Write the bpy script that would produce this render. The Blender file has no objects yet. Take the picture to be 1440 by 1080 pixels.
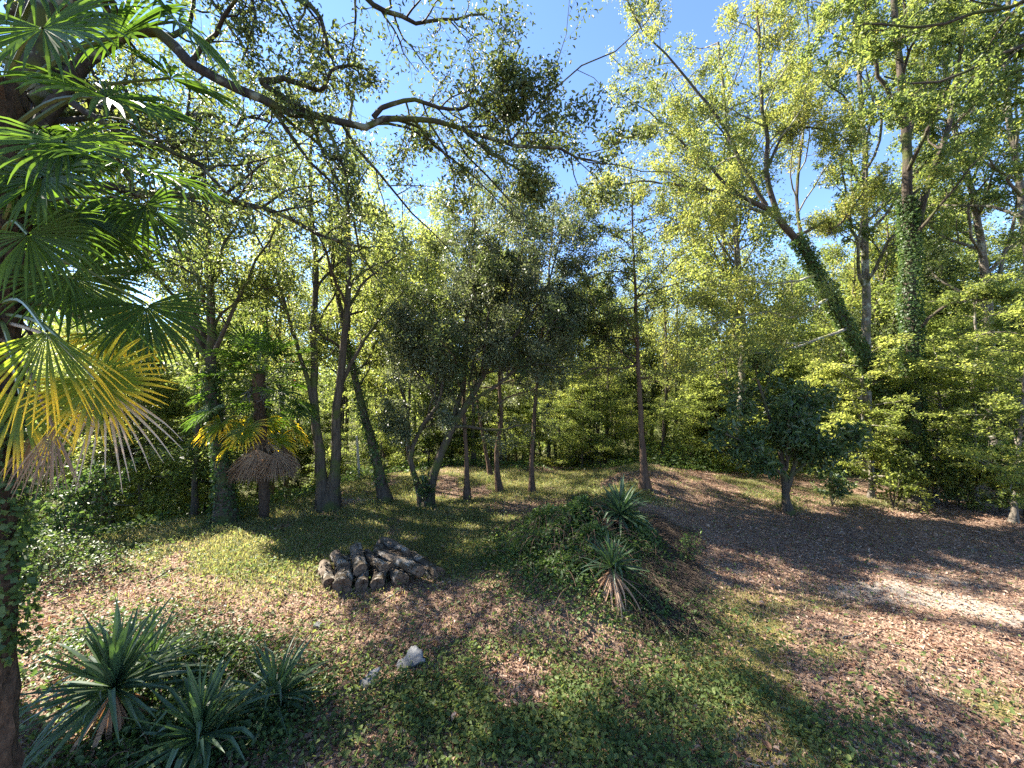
import bpy, math, random
import numpy as np
from mathutils import Vector

# ------------------------------------------------------------------ camera, world, sun, exposure
S = bpy.context.scene
COL = S.collection
EYE = 3.4            # metres above the drive
FPX = 541.0          # focal length in photo pixels (1440 wide)
cam_d = bpy.data.cameras.new("camera")
cam = bpy.data.objects.new("camera", cam_d); COL.objects.link(cam)
cam.location = (0, 0, EYE); cam.rotation_euler = (math.radians(90), 0, 0)
cam_d.sensor_width = 36.0; cam_d.lens = 36.0 * FPX / 1440.0
cam_d.clip_start = 0.05; cam_d.clip_end = 2000
S.camera = cam

SUN_AZ = math.radians(-66)     # from straight ahead (+Y), towards the left
SUN_EL = math.radians(43)
W = bpy.data.worlds.new("World"); S.world = W; W.use_nodes = True
wn = W.node_tree; wn.nodes.clear()
wo = wn.nodes.new("ShaderNodeOutputWorld"); bgn = wn.nodes.new("ShaderNodeBackground")
sky = wn.nodes.new("ShaderNodeTexSky"); sky.sky_type = 'NISHITA'; sky.sun_disc = False
sky.sun_elevation = SUN_EL; sky.sun_rotation = SUN_AZ
sky.air_density = 0.75; sky.dust_density = 0.0; sky.ozone_density = 4.0; sky.altitude = 1500
bgn.inputs[1].default_value = 0.092
wn.links.new(sky.outputs[0], bgn.inputs[0]); wn.links.new(bgn.outputs[0], wo.inputs[0])
sd = bpy.data.lights.new("sun", 'SUN'); sd.energy = 5.0; sd.angle = math.radians(0.5); sd.color = (1.0, 0.92, 0.79)
sun = bpy.data.objects.new("sun", sd); COL.objects.link(sun)
to_sun = Vector((math.sin(SUN_AZ) * math.cos(SUN_EL), math.cos(SUN_AZ) * math.cos(SUN_EL), math.sin(SUN_EL)))
sun.rotation_euler = to_sun.to_track_quat('Z', 'Y').to_euler(); sun.location = (-20, 15, 30)
S.view_settings.view_transform = 'Standard'; S.view_settings.look = 'None'
S.view_settings.exposure = 2.62; S.view_settings.gamma = 1.0
S.render.engine = 'CYCLES'
cy = S.cycles
cy.max_bounces = 6; cy.diffuse_bounces = 4; cy.transmission_bounces = 4; cy.glossy_bounces = 2
cy.sample_clamp_indirect = 6.0
cy.use_denoising = False
try:
    cy.denoiser = 'OPENIMAGEDENOISE'; cy.denoising_input_passes = 'RGB_ALBEDO_NORMAL'
except Exception:
    pass

rng = np.random.default_rng(7)

# ------------------------------------------------------------------ terrain
def sstep(a, b, x):
    t = np.clip((x - a) / (b - a), 0, 1); return t * t * (3 - 2 * t)

def vnoise(x, y, seed=0):
    """smooth value noise, 0..1"""
    x = np.asarray(x, float); y = np.asarray(y, float)
    xi = np.floor(x).astype(np.int64); yi = np.floor(y).astype(np.int64)
    fx = x - xi; fy = y - yi
    fx = fx * fx * (3 - 2 * fx); fy = fy * fy * (3 - 2 * fy)
    def h(i, j):
        n = (i * 374761393 + j * 668265263 + seed * 1442695041) & 0x7fffffff
        n = ((n ^ (n >> 13)) * 1274126177) & 0x7fffffff
        return ((n ^ (n >> 16)) & 0xffff) / 65535.0
    return (h(xi, yi) * (1 - fx) + h(xi + 1, yi) * fx) * (1 - fy) + (h(xi, yi + 1) * (1 - fx) + h(xi + 1, yi + 1) * fx) * fy

def fbm(x, y, seed=0, o=4):
    a = 0; s = 0.5; f = 1.0
    for k in range(o):
        a = a + s * vnoise(np.asarray(x) * f, np.asarray(y) * f, seed + k * 17); s *= 0.5; f *= 2.03
    return a / (1 - 0.5 ** o)

def edge_y(x):
    return np.interp(x, [-40, -9.5, -6.8, -5.2, -2.5, 1.0, 6.0, 40], [-6, 7.7, 10.2, 13.5, 15.5, 15.0, 14.2, 13.0])

def ground_z(x, y):
    x = np.asarray(x, float); y = np.asarray(y, float)
    s = y - edge_y(x)
    z = -2.6 * sstep(0, 11, s) * (1 - sstep(2, 8, x)) - 2.2 * sstep(0.4, 5.5, s) * sstep(2, 8, x)
    z = z + 5.0 * sstep(26, 75, y) + 3.0 * sstep(14, 40, np.abs(x)) * sstep(6, 40, y)
    # the planted bank: a ridge running away from the camera, steepest to the right
    u = x - (1.55 + 0.42 * (y - 6.4))
    w = np.where(u > 0, 1.25, 1.8)
    z = z + 0.64 * np.exp(-(u / w) ** 2) * sstep(4.6, 6.6, y) * (1 - 0.55 * sstep(8.5, 11, y)) * (1 - sstep(13.5, 17, y))
    z = z + 0.25 * np.exp(-((x - 5.2) / 2.0) ** 2 - ((y - 13) / 1.6) ** 2)
    z = z + 0.16 * (fbm(x * 0.45, y * 0.45, 3) - 0.5) + 0.05 * (fbm(x * 2.3, y * 2.3, 5) - 0.5)
    # shallow wheel tracks on the drive
    return z

def P(px, py, d):
    return np.array([(px - 720) / FPX * d, d, EYE - (py - 540) / FPX * d])

def on_ground(px, py):
    """where the sight line through a photo pixel meets the terrain"""
    lo = 1.0
    for d in np.arange(2.0, 60, 0.02):
        p = P(px, py, d)
        if p[2] <= ground_z(p[0], p[1]): return np.array([p[0], p[1], float(ground_z(p[0], p[1]))])
    return P(px, py, 15)

# ------------------------------------------------------------------ mesh helpers
def mesh_from(name, verts, faces_list, mats, mat_idx=None, smooth=True, attrs=None):
    """faces_list: list of (n,k) int arrays; mat_idx: list of material slot per array"""
    me = bpy.data.meshes.new(name)
    verts = np.asarray(verts, np.float32).reshape(-1, 3)
    me.vertices.add(len(verts)); me.vertices.foreach_set("co", verts.ravel())
    loops = np.concatenate([f.ravel() for f in faces_list]).astype(np.int32)
    tot = np.concatenate([np.full(len(f), f.shape[1], np.int32) for f in faces_list])
    st = np.concatenate([[0], np.cumsum(tot)[:-1]]).astype(np.int32)
    me.loops.add(len(loops)); me.loops.foreach_set("vertex_index", loops)
    me.polygons.add(len(tot)); me.polygons.foreach_set("loop_start", st)
    if mat_idx is not None:
        mi = np.concatenate([np.full(len(f), m, np.int32) for f, m in zip(faces_list, mat_idx)])
        me.polygons.foreach_set("material_index", mi)
    me.polygons.foreach_set("use_smooth", np.full(len(tot), smooth, bool))
    for m in mats: me.materials.append(m)
    if attrs:
        for k, v in attrs.items():
            a = me.attributes.new(k, 'FLOAT', 'POINT'); a.data.foreach_set("value", np.asarray(v, np.float32))
    me.update(calc_edges=True)
    return me

def link(name, me, parent=None, loc=None):
    o = bpy.data.objects.new(name, me); COL.objects.link(o)
    if parent is not None: o.parent = parent
    if loc is not None: o.location = loc
    return o

def tag(o, label=None, cat=None, group=None, kind=None):
    if label: o['label'] = label
    if cat: o['category'] = cat
    if group: o['group'] = group
    if kind: o['kind'] = kind
    return o

def empty(name, loc, label, cat, group=None):
    o = bpy.data.objects.new(name, None); COL.objects.link(o); o.location = tuple(loc); o.empty_display_size = 0.3
    return tag(o, label, cat, group)

def norm(v):
    return v / np.maximum(np.linalg.norm(v, axis=-1, keepdims=True), 1e-9)

def tubes(Pl, R, sides, base=0, rough=0.0, rg=None, cap=False):
    """Pl (M,N,3), R (M,N) -> verts, quads"""
    M, N, _ = Pl.shape
    T = np.empty_like(Pl); T[:, 1:-1] = Pl[:, 2:] - Pl[:, :-2]; T[:, 0] = Pl[:, 1] - Pl[:, 0]; T[:, -1] = Pl[:, -1] - Pl[:, -2]
    T = norm(T)
    mean = norm(T.mean(1))
    ref = np.where(np.abs(mean[:, 2:3]) > 0.8, np.array([[1.0, 0.1, 0]]), np.array([[0.05, 0.1, 1.0]]))[:, None, :]
    A = norm(np.cross(np.broadcast_to(ref, T.shape), T)); B = np.cross(T, A)
    th = np.arange(sides) / sides * 2 * math.pi
    RR = np.repeat(R[:, :, None], sides, 2)
    if rough and rg is not None:
        RR = RR * (1 + rough * rg.standard_normal(RR.shape))
    V = Pl[:, :, None, :] + RR[..., None] * (np.cos(th)[None, None, :, None] * A[:, :, None, :] + np.sin(th)[None, None, :, None] * B[:, :, None, :])
    idx = np.arange(M * N * sides).reshape(M, N, sides) + base
    a = idx[:, :-1]; b = idx[:, 1:]
    F = np.stack([a, np.roll(a, -1, 2), np.roll(b, -1, 2), b], -1).reshape(-1, 4)
    return V.reshape(-1, 3), F

def spline(pts, n, wob=0.0, rg=None):
    """Catmull-Rom through control points, resampled to n"""
    p = np.asarray(pts, float)
    q = np.vstack([2 * p[0] - p[1], p, 2 * p[-1] - p[-2]])
    out = []
    for i in range(len(p) - 1):
        p0, p1, p2, p3 = q[i:i + 4]
        for t in np.linspace(0, 1, 12, endpoint=False):
            out.append(0.5 * ((2 * p1) + (-p0 + p2) * t + (2 * p0 - 5 * p1 + 4 * p2 - p3) * t * t + (-p0 + 3 * p1 - 3 * p2 + p3) * t ** 3))
    out.append(p[-1]); out = np.array(out)
    L = np.concatenate([[0], np.cumsum(np.linalg.norm(np.diff(out, axis=0), axis=1))])
    s = np.linspace(0, L[-1], n)
    r = np.stack([np.interp(s, L, out[:, k]) for k in range(3)], 1)
    if wob and rg is not None:
        w = rg.standard_normal((n, 3)) * wob; w[0] = 0
        r = r + w
    return r

def plen(Pl):
    return np.linalg.norm(np.diff(Pl, axis=1), axis=2).sum(1)

def spawn(rg, Pl, R, n, t0, t1, ang, lens, npts, up=0.0, wander=0.18, rr=0.55, flat=0.0, droop=0.0, minr=0.002, taper=0.55):
    """grow n side branches on every polyline"""
    M, N, _ = Pl.shape
    L = plen(Pl)
    t = t0 + (t1 - t0) * (np.arange(n)[None, :] + rg.random((M, n))) / n
    f = t * (N - 1); i = np.clip(f.astype(int), 0, N - 2); fr = (f - i)[..., None]
    mi = np.arange(M)[:, None]
    pos = Pl[mi, i] * (1 - fr) + Pl[mi, i + 1] * fr
    tan = norm(Pl[mi, i + 1] - Pl[mi, i])
    pr = R[mi, i] * (1 - fr[..., 0]) + R[mi, i + 1] * fr[..., 0]
    u = rg.standard_normal((M, n, 3)); u[..., 2] *= (1 - flat)
    u = norm(u - (u * tan).sum(-1, keepdims=True) * tan)
    a = (ang * (1 + 0.3 * rg.standard_normal((M, n))))[..., None]
    d = np.cos(a) * tan + np.sin(a) * u
    d[..., 2] += up; d = norm(d)
    l = lens * L[:, None] * (1 - taper * t) * (0.65 + 0.6 * rg.random((M, n)))
    K = M * n
    d = d.reshape(K, 3); l = l.reshape(K); pos = pos.reshape(K, 3)
    out = np.empty((K, npts, 3)); out[:, 0] = pos; step = (l / (npts - 1))[:, None]
    for k in range(1, npts):
        out[:, k] = out[:, k - 1] + d * step
        d = d + wander * rg.standard_normal((K, 3)); d[:, 2] += up * 0.25 - droop * k / npts
        d[:, 2] *= (1 - 0.25 * flat)
        d = norm(d)
    r0 = np.maximum(np.minimum(pr.reshape(K) * rr, 0.02 * l + 0.004), minr)
    RR = r0[:, None] * np.linspace(1, 0.22, npts)[None, :]
    return out, np.maximum(RR, minr * 0.6)

def leaves(rg, Pl, count, spread, size, aspect=0.55, upn=0.6, t0=0.15, nv=4, droop=0.2, flat=0.0, along=0.5, base=0, fold=0.18, svar=0.35):
    M, N, _ = Pl.shape
    L = plen(Pl) + 1e-6
    m = rg.choice(M, count, p=L / L.sum())
    f = (t0 + (1 - t0) * rg.random(count)) * (N - 1); i = np.clip(f.astype(int), 0, N - 2); fr = (f - i)[:, None]
    pos = Pl[m, i] * (1 - fr) + Pl[m, i + 1] * fr
    tan = norm(Pl[m, i + 1] - Pl[m, i])
    off = rg.standard_normal((count, 3)) * spread; off[:, 2] *= (1 - flat)
    pos = pos + off
    ax = norm(along * tan + norm(rg.standard_normal((count, 3))) * np.array([1, 1, 1 - 0.7 * flat]) + np.array([0, 0, -droop]))
    nr = norm(rg.standard_normal((count, 3)) + np.array([0, 0, 1.0]) * upn * 2.2)
    return leaf_geo(rg, pos, ax, nr, size, aspect, nv, base, fold, svar)

def leaf_geo(rg, pos, ax, nr, size, aspect=0.55, nv=4, base=0, fold=0.18, svar=0.35):
    c = len(pos)
    side = norm(np.cross(nr, ax)); nr = np.cross(ax, side)
    s = (size * np.clip(1 + svar * rg.standard_normal(c), 0.35, 2.0))[:, None]
    w = s * aspect * 0.5
    if nv == 4:
        V = np.stack([pos, pos + ax * s * 0.45 + side * w + nr * s * fold, pos + ax * s, pos + ax * s * 0.45 - side * w + nr * s * fold], 1)
    else:
        V = np.stack([pos, pos + ax * s * 0.3 + side * w * 0.85 + nr * s * fold, pos + ax * s * 0.68 + side * w * 0.8 + nr * s * fold * 0.8,
                      pos + ax * s - nr * s * 0.08,
                      pos + ax * s * 0.68 - side * w * 0.8 + nr * s * fold * 0.8, pos + ax * s * 0.3 - side * w * 0.85 + nr * s * fold], 1)
    F = (np.arange(c * nv).reshape(c, nv) + base)
    if nv == 6:
        F = np.concatenate([F[:, [0, 1, 2, 3]], F[:, [0, 3, 4, 5]]])
    return V.reshape(-1, 3), F

# ------------------------------------------------------------------ materials
def new_mat(name):
    m = bpy.data.materials.new(name); m.use_nodes = True
    nt = m.node_tree; nt.nodes.clear()
    return m, nt, nt.nodes.new, nt.links.new

def ramp(nt, stops, interp='LINEAR'):
    r = nt.nodes.new("ShaderNodeValToRGB"); r.color_ramp.interpolation = interp
    e = r.color_ramp.elements
    while len(e) < len(stops): e.new(0.5)
    for k, (p, c) in enumerate(stops):
        e[k].position = p; e[k].color = (c[0], c[1], c[2], 1)
    return r

def leaf_mat(name, cols, trans=0.45, rough=0.45, spec=0.28, tcol=(1.45, 1.42, 0.95), clump=0.35, scale=0.5, tip=None):
    """cols: 3-5 base colours picked leaf by leaf, in drifts"""
    m, nt, N, L = new_mat(name)
    out = N("ShaderNodeOutputMaterial")
    geo = N("ShaderNodeNewGeometry"); tc = N("ShaderNodeTexCoord"); oi = N("ShaderNodeObjectInfo")
    nz = N("ShaderNodeTexNoise"); nz.inputs["Scale"].default_value = scale; nz.inputs["Detail"].default_value = 2
    L(tc.outputs["Object"], nz.inputs["Vector"])
    # value = rnd*(1-clump) + (noise-0.5)*clump*2.2 + .5*clump + objrnd
    a = N("ShaderNodeMath"); a.operation = 'MULTIPLY_ADD'; a.inputs[1].default_value = 1 - clump; a.inputs[2].default_value = -0.6 * clump
    L(geo.outputs["Random Per Island"], a.inputs[0])
    b = N("ShaderNodeMath"); b.operation = 'MULTIPLY_ADD'; b.inputs[1].default_value = clump * 2.2
    L(nz.outputs["Fac"], b.inputs[0]); L(a.outputs[0], b.inputs[2])
    c = N("ShaderNodeMath"); c.operation = 'MULTIPLY_ADD'; c.inputs[1].default_value = 0.24; c.use_clamp = True
    sb = N("ShaderNodeMath"); sb.operation = 'SUBTRACT'; sb.inputs[1].default_value = 0.5
    L(oi.outputs["Random"], sb.inputs[0]); L(sb.outputs[0], c.inputs[0]); L(b.outputs[0], c.inputs[2])
    n = len(cols)
    r = ramp(nt, [(k / (n - 1), cc) for k, cc in enumerate(cols)])
    L(c.outputs[0], r.inputs[0])
    col = r.outputs[0]
    if tip:
        at = N("ShaderNodeAttribute"); at.attribute_name = "tip"
        tr = ramp(nt, [(tip[0], (0, 0, 0)), (tip[1], (1, 1, 1))])
        nn = N("ShaderNodeMath"); nn.operation = 'MULTIPLY_ADD'; nn.inputs[1].default_value = 0.35
        L(geo.outputs["Random Per Island"], nn.inputs[0]); L(at.outputs["Fac"], nn.inputs[2]); L(nn.outputs[0], tr.inputs[0])
        mx = N("ShaderNodeMix"); mx.data_type = 'RGBA'
        L(tr.outputs[0], mx.inputs["Factor"]); L(col, mx.inputs["A"]); mx.inputs["B"].default_value = (*tip[2], 1)
        col = mx.outputs["Result"]
    pb = N("ShaderNodeBsdfPrincipled"); pb.inputs["Roughness"].default_value = rough; pb.inputs["Specular IOR Level"].default_value = spec
    L(col, pb.inputs["Base Color"])
    tm = N("ShaderNodeMix"); tm.data_type = 'RGBA'; tm.blend_type = 'MULTIPLY'; tm.inputs["Factor"].default_value = 1; tm.clamp_result = False
    L(col, tm.inputs["A"]); tm.inputs["B"].default_value = (tcol[0] * 2.3, tcol[1] * 2.3, tcol[2] * 2.3, 1)
    tb = N("ShaderNodeBsdfTranslucent"); L(tm.outputs["Result"], tb.inputs["Color"])
    ms = N("ShaderNodeMixShader"); ms.inputs[0].default_value = trans
    L(pb.outputs[0], ms.inputs[1]); L(tb.outputs[0], ms.inputs[2]); L(ms.outputs[0], out.inputs[0])
    return m

def bark_mat(name, c1, c2, moss=None, lichen=None, zs=0.25, scale=14, bump=0.6):
    m, nt, N, L = new_mat(name)
    out = N("ShaderNodeOutputMaterial"); tc = N("ShaderNodeTexCoord"); mp = N("ShaderNodeMapping")
    mp.inputs["Scale"].default_value = (1, 1, zs)
    L(tc.outputs["Object"], mp.inputs["Vector"])
    nz = N("ShaderNodeTexNoise"); nz.inputs["Scale"].default_value = scale; nz.inputs["Detail"].default_value = 6; nz.inputs["Roughness"].default_value = 0.65
    L(mp.outputs[0], nz.inputs["Vector"])
    r = ramp(nt, [(0.3, c1), (0.7, c2)]); L(nz.outputs["Fac"], r.inputs[0]); col = r.outputs[0]
    for extra, sc, lo, hi in ((moss, 2.2, 0.5, 0.62), (lichen, 5.0, 0.56, 0.64)):
        if extra:
            n2 = N("ShaderNodeTexNoise"); n2.inputs["Scale"].default_value = sc; n2.inputs["Detail"].default_value = 4
            L(tc.outputs["Object"], n2.inputs["Vector"])
            r2 = ramp(nt, [(lo, (0, 0, 0)), (hi, (1, 1, 1))]); L(n2.outputs["Fac"], r2.inputs[0])
            mx = N("ShaderNodeMix"); mx.data_type = 'RGBA'; L(r2.outputs[0], mx.inputs["Factor"]); L(col, mx.inputs["A"]); mx.inputs["B"].default_value = (*extra, 1)
            col = mx.outputs["Result"]
    pb = N("ShaderNodeBsdfPrincipled"); pb.inputs["Roughness"].default_value = 0.85; pb.inputs["Specular IOR Level"].default_value = 0.2
    L(col, pb.inputs["Base Color"])
    bp = N("ShaderNodeBump"); bp.inputs["Strength"].default_value = bump; bp.inputs["Distance"].default_value = 0.05
    L(nz.outputs["Fac"], bp.inputs["Height"]); L(bp.outputs[0], pb.inputs["Normal"]); L(pb.outputs[0], out.inputs[0])
    return m

M = {}
M['oakleaf'] = leaf_mat('evergreen_oak_leaf', [(0.020, 0.033, 0.013), (0.04, 0.058, 0.02), (0.068, 0.09, 0.028), (0.12, 0.12, 0.035)], trans=0.3, rough=0.48, spec=0.35)
M['holmleaf'] = leaf_mat('holm_oak_leaf', [(0.05, 0.06, 0.036), (0.08, 0.095, 0.055), (0.11, 0.125, 0.07), (0.15, 0.16, 0.08)], trans=0.3, rough=0.42, spec=0.4)
M['yellowgreen'] = leaf_mat('yellow_green_leaf', [(0.052, 0.066, 0.02), (0.085, 0.105, 0.03), (0.123, 0.14, 0.042), (0.185, 0.17, 0.052)], trans=0.5)
M['midgreen'] = leaf_mat('mid_green_leaf', [(0.04, 0.056, 0.02), (0.065, 0.088, 0.028), (0.095, 0.124, 0.036), (0.14, 0.15, 0.045)], trans=0.48)
M['brightgreen'] = leaf_mat('bright_green_leaf', [(0.048, 0.066, 0.022), (0.085, 0.107, 0.032), (0.13, 0.15, 0.046), (0.215, 0.21, 0.07)], trans=0.6)
M['darkgreen'] = leaf_mat('dark_green_leaf', [(0.025, 0.036, 0.017), (0.04, 0.055, 0.024), (0.058, 0.078, 0.03), (0.085, 0.105, 0.038)], trans=0.35)
M['laurel'] = leaf_mat('magnolia_leaf', [(0.024, 0.045, 0.018), (0.036, 0.063, 0.023), (0.055, 0.085, 0.03), (0.085, 0.115, 0.035)], trans=0.3, rough=0.35, spec=0.45)
M['ivy'] = leaf_mat('ivy_leaf', [(0.018, 0.036, 0.014), (0.032, 0.06, 0.018), (0.05, 0.085, 0.024), (0.09, 0.12, 0.03)], trans=0.28, rough=0.48, spec=0.3)
M['conifer'] = leaf_mat('conifer_needle', [(0.06, 0.056, 0.03), (0.09, 0.09, 0.038), (0.115, 0.12, 0.042), (0.17, 0.165, 0.055)], trans=0.45, rough=0.6)
M['redleaf'] = leaf_mat('red_autumn_leaf', [(0.13, 0.05, 0.035), (0.18, 0.075, 0.045), (0.22, 0.11, 0.05)], trans=0.35, tcol=(1.5, 1.0, 0.8))
M['bramble'] = leaf_mat('bramble_leaf', [(0.025, 0.05, 0.016), (0.045, 0.08, 0.022), (0.07, 0.11, 0.03), (0.11, 0.14, 0.045)], trans=0.33, rough=0.48, spec=0.3, scale=1.2)
M['weed'] = leaf_mat('weed_leaf', [(0.036, 0.058, 0.02), (0.064, 0.095, 0.03), (0.10, 0.132, 0.042), (0.17, 0.18, 0.065)], trans=0.35, rough=0.55, spec=0.2, scale=1.2)
M['grass'] = leaf_mat('grass_blade', [(0.07, 0.083, 0.03), (0.115, 0.125, 0.045), (0.185, 0.175, 0.08), (0.33, 0.28, 0.17)], trans=0.35, rough=0.5, scale=0.8, clump=0.5)
M['litter'] = leaf_mat('dead_leaf', [(0.10, 0.052, 0.033), (0.17, 0.097, 0.064), (0.24, 0.15, 0.103), (0.32, 0.22, 0.16), (0.45, 0.35, 0.27)], trans=0.12, rough=0.6, tcol=(1, 0.8, 0.6), scale=1.5, clump=0.25)
M['frond'] = leaf_mat('palm_frond', [(0.022, 0.042, 0.014), (0.037, 0.065, 0.019), (0.058, 0.094, 0.026)], trans=0.4, rough=0.52, spec=0.28, tcol=(1.5, 1.6, 0.45), tip=(1.0, 1.3, (0.20, 0.20, 0.05)))
M['frond_old'] = leaf_mat('yellowing_palm_frond', [(0.07, 0.105, 0.025), (0.095, 0.135, 0.03), (0.13, 0.16, 0.035)], trans=0.55, rough=0.4, spec=0.3, tcol=(1.5, 1.4, 0.4), tip=(0.66, 1.15, (0.52, 0.38, 0.05)))  # natural yellow of the tips, strengthened to stand in for backlight
M['frond_dead'] = leaf_mat('dead_palm_frond', [(0.12, 0.082, 0.056), (0.20, 0.14, 0.095), (0.29, 0.21, 0.145)], trans=0.22, rough=0.7, spec=0.2, tcol=(1.1, 0.8, 0.5))
M['straw'] = leaf_mat('dry_straw', [(0.05, 0.035, 0.025), (0.10, 0.075, 0.055), (0.17, 0.13, 0.10)], trans=0.15, rough=0.7, spec=0.15, tcol=(1.1, 0.9, 0.7))
M['frond_tan'] = leaf_mat('grey_dry_palm_tip', [(0.30, 0.24, 0.18), (0.38, 0.31, 0.24), (0.45, 0.38, 0.3)], trans=0.2, rough=0.7, spec=0.2, tcol=(1.1, 0.9, 0.7))
M['yucca'] = leaf_mat('yucca_leaf', [(0.034, 0.06, 0.03), (0.052, 0.086, 0.042), (0.078, 0.118, 0.055)], trans=0.15, rough=0.38, spec=0.4, tcol=(1.3, 1.5, 0.5))
M['yucca_dead'] = leaf_mat('dead_yucca_leaf', [(0.18, 0.10, 0.06), (0.28, 0.17, 0.10), (0.38, 0.26, 0.17)], trans=0.15, rough=0.65, spec=0.2, tcol=(1, 0.8, 0.5))
M['bark'] = bark_mat('brown_bark', (0.025, 0.019, 0.014), (0.10, 0.078, 0.058), moss=(0.06, 0.068, 0.02), zs=0.14, scale=17, bump=1.0)
M['bark_grey'] = bark_mat('pale_grey_bark', (0.06, 0.05, 0.04), (0.18, 0.155, 0.125), moss=(0.08, 0.08, 0.035), lichen=(0.24, 0.24, 0.19))
M['bark_red'] = bark_mat('reddish_bark', (0.04, 0.025, 0.017), (0.13, 0.082, 0.056))
M['bark_oak'] = bark_mat('mossy_oak_bark', (0.014, 0.011, 0.009), (0.05, 0.04, 0.032), moss=(0.06, 0.065, 0.014), lichen=(0.15, 0.15, 0.11))  # bark tone darkened so the limbs look backlit
M['bark_lichen'] = bark_mat('lichen_bark', (0.09, 0.08, 0.06), (0.24, 0.22, 0.17), moss=(0.18, 0.18, 0.05), lichen=(0.38, 0.38, 0.31))
M['fibre'] = bark_mat('palm_fibre', (0.025, 0.017, 0.012), (0.10, 0.066, 0.044), scale=30, zs=0.6, bump=0.9)
M['petiole'] = leaf_mat('palm_petiole', [(0.07, 0.09, 0.03), (0.10, 0.12, 0.04)], trans=0.0, rough=0.4)
M['log'] = bark_mat('old_log_bark', (0.035, 0.026, 0.019), (0.21, 0.165, 0.125), moss=(0.06, 0.045, 0.028), lichen=(0.27, 0.24, 0.20), scale=18, zs=1.0, bump=0.9)
M['cut'] = bark_mat('cut_wood', (0.06, 0.038, 0.026), (0.24, 0.155, 0.10), scale=11, zs=1.0, bump=0.3)
M['stone'] = bark_mat('pale_stone', (0.09, 0.09, 0.088), (0.20, 0.20, 0.195), moss=(0.07, 0.065, 0.05), scale=9, zs=1, bump=0.5)
M['darkstone'] = bark_mat('dark_stone', (0.05, 0.05, 0.05), (0.14, 0.13, 0.13), scale=8, zs=1, bump=0.35)
M['post'] = bark_mat('weathered_post', (0.30, 0.27, 0.23), (0.50, 0.47, 0.42), scale=10, zs=0.2, bump=0.3)

# ------------------------------------------------------------------ ground
def mask_grass(x, y):
    g = sstep(4.8, 7.0, y + 0.12 * x) * (1 - sstep(2.0, 4.0, x - 0.3 * (y - 7)))
    g = np.maximum(g, 0.8 * np.exp(-((x - 5.0) / 2.5) ** 2 - ((y - 12.7) / 1.0) ** 2))
    g = np.maximum(g, 0.75 * np.exp(-((y - 10.9 - 0.06 * (x - 9)) / 0.6) ** 2) * sstep(6, 8, x))
    g = np.maximum(g, 0.8 * sstep(11.0, 11.8, y) * sstep(5, 7, x))
    litter_path = np.exp(-((x - 0.6) / 1.9) ** 2 - ((y - 10.6) / 0.75) ** 2)
    litter_band = np.exp(-((x + 0.9) / 2.2) ** 2 - ((y - 6.1) / 0.9) ** 2)  # band of brown leaf litter where the grass thins out
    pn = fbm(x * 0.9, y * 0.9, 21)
    g = 0.9 * g * sstep(np.where(x < -1, 0.28, 0.36), np.where(x < -1, 0.54, 0.6), pn) * (1 - 0.9 * litter_path) * (1 - 0.85 * litter_band)
    return np.clip(g, 0, 1)

def mask_weed(x, y):
    w = np.exp(-((x - 0.8) / 2.4) ** 2 - ((y - 4.05) / 0.8) ** 2) * 1.7
    w = np.maximum(w, 0.5 * np.exp(-((x + 3.4) / 1.4) ** 2 - ((y - 4.6) / 1.0) ** 2))
    w = np.maximum(w, 0.45 * np.exp(-((x - 2.8) / 1.2) ** 2 - ((y - 4.2) / 0.9) ** 2))
    w = np.maximum(w, 0.5 * np.exp(-((x - 0.2) / 1.8) ** 2 - ((y - 7.2) / 1.0) ** 2))
    w = np.maximum(w, 0.35 * np.exp(-((x + 6.5) / 3.5) ** 2 - ((y - 7.0) / 1.2) ** 2))
    w = np.maximum(w, 0.8 * np.exp(-((y - 11.6) / 0.6) ** 2) * sstep(6, 9, x))
    return np.clip(w * sstep(0.30, 0.66, fbm(x * 1.6, y * 1.6, 33)), 0, 1)

def mask_moss(x, y):
    m = np.exp(-((x - 3.6) / 2.2) ** 2 - ((y - 4.5) / 1.7) ** 2) * 1.3
    return np.clip(m * sstep(0.38, 0.6, fbm(x * 0.8, y * 0.8, 41)) * 1.1, 0, 1)

def mask_gravel(x, y):
    c = 7.3 - 0.43 * (x - 3.7) + 0.18 * np.sin(x * 1.3)
    a = 0.95 * np.exp(-((y - c) / 0.55) ** 2) * sstep(3.4, 4.8, x)
    b = 0.8 * np.exp(-((y - c - 1.15) / 0.22) ** 2) * sstep(5, 7, x)
    p = 0.8 * np.exp(-((x + 4.7) / 1.6) ** 2 - ((y - 11.3) / 0.4) ** 2)
    return np.clip(np.maximum(np.maximum(a, b) * sstep(0.36, 0.54, fbm(x * 1.3, y * 1.3, 51)), p), 0, 1)

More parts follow.
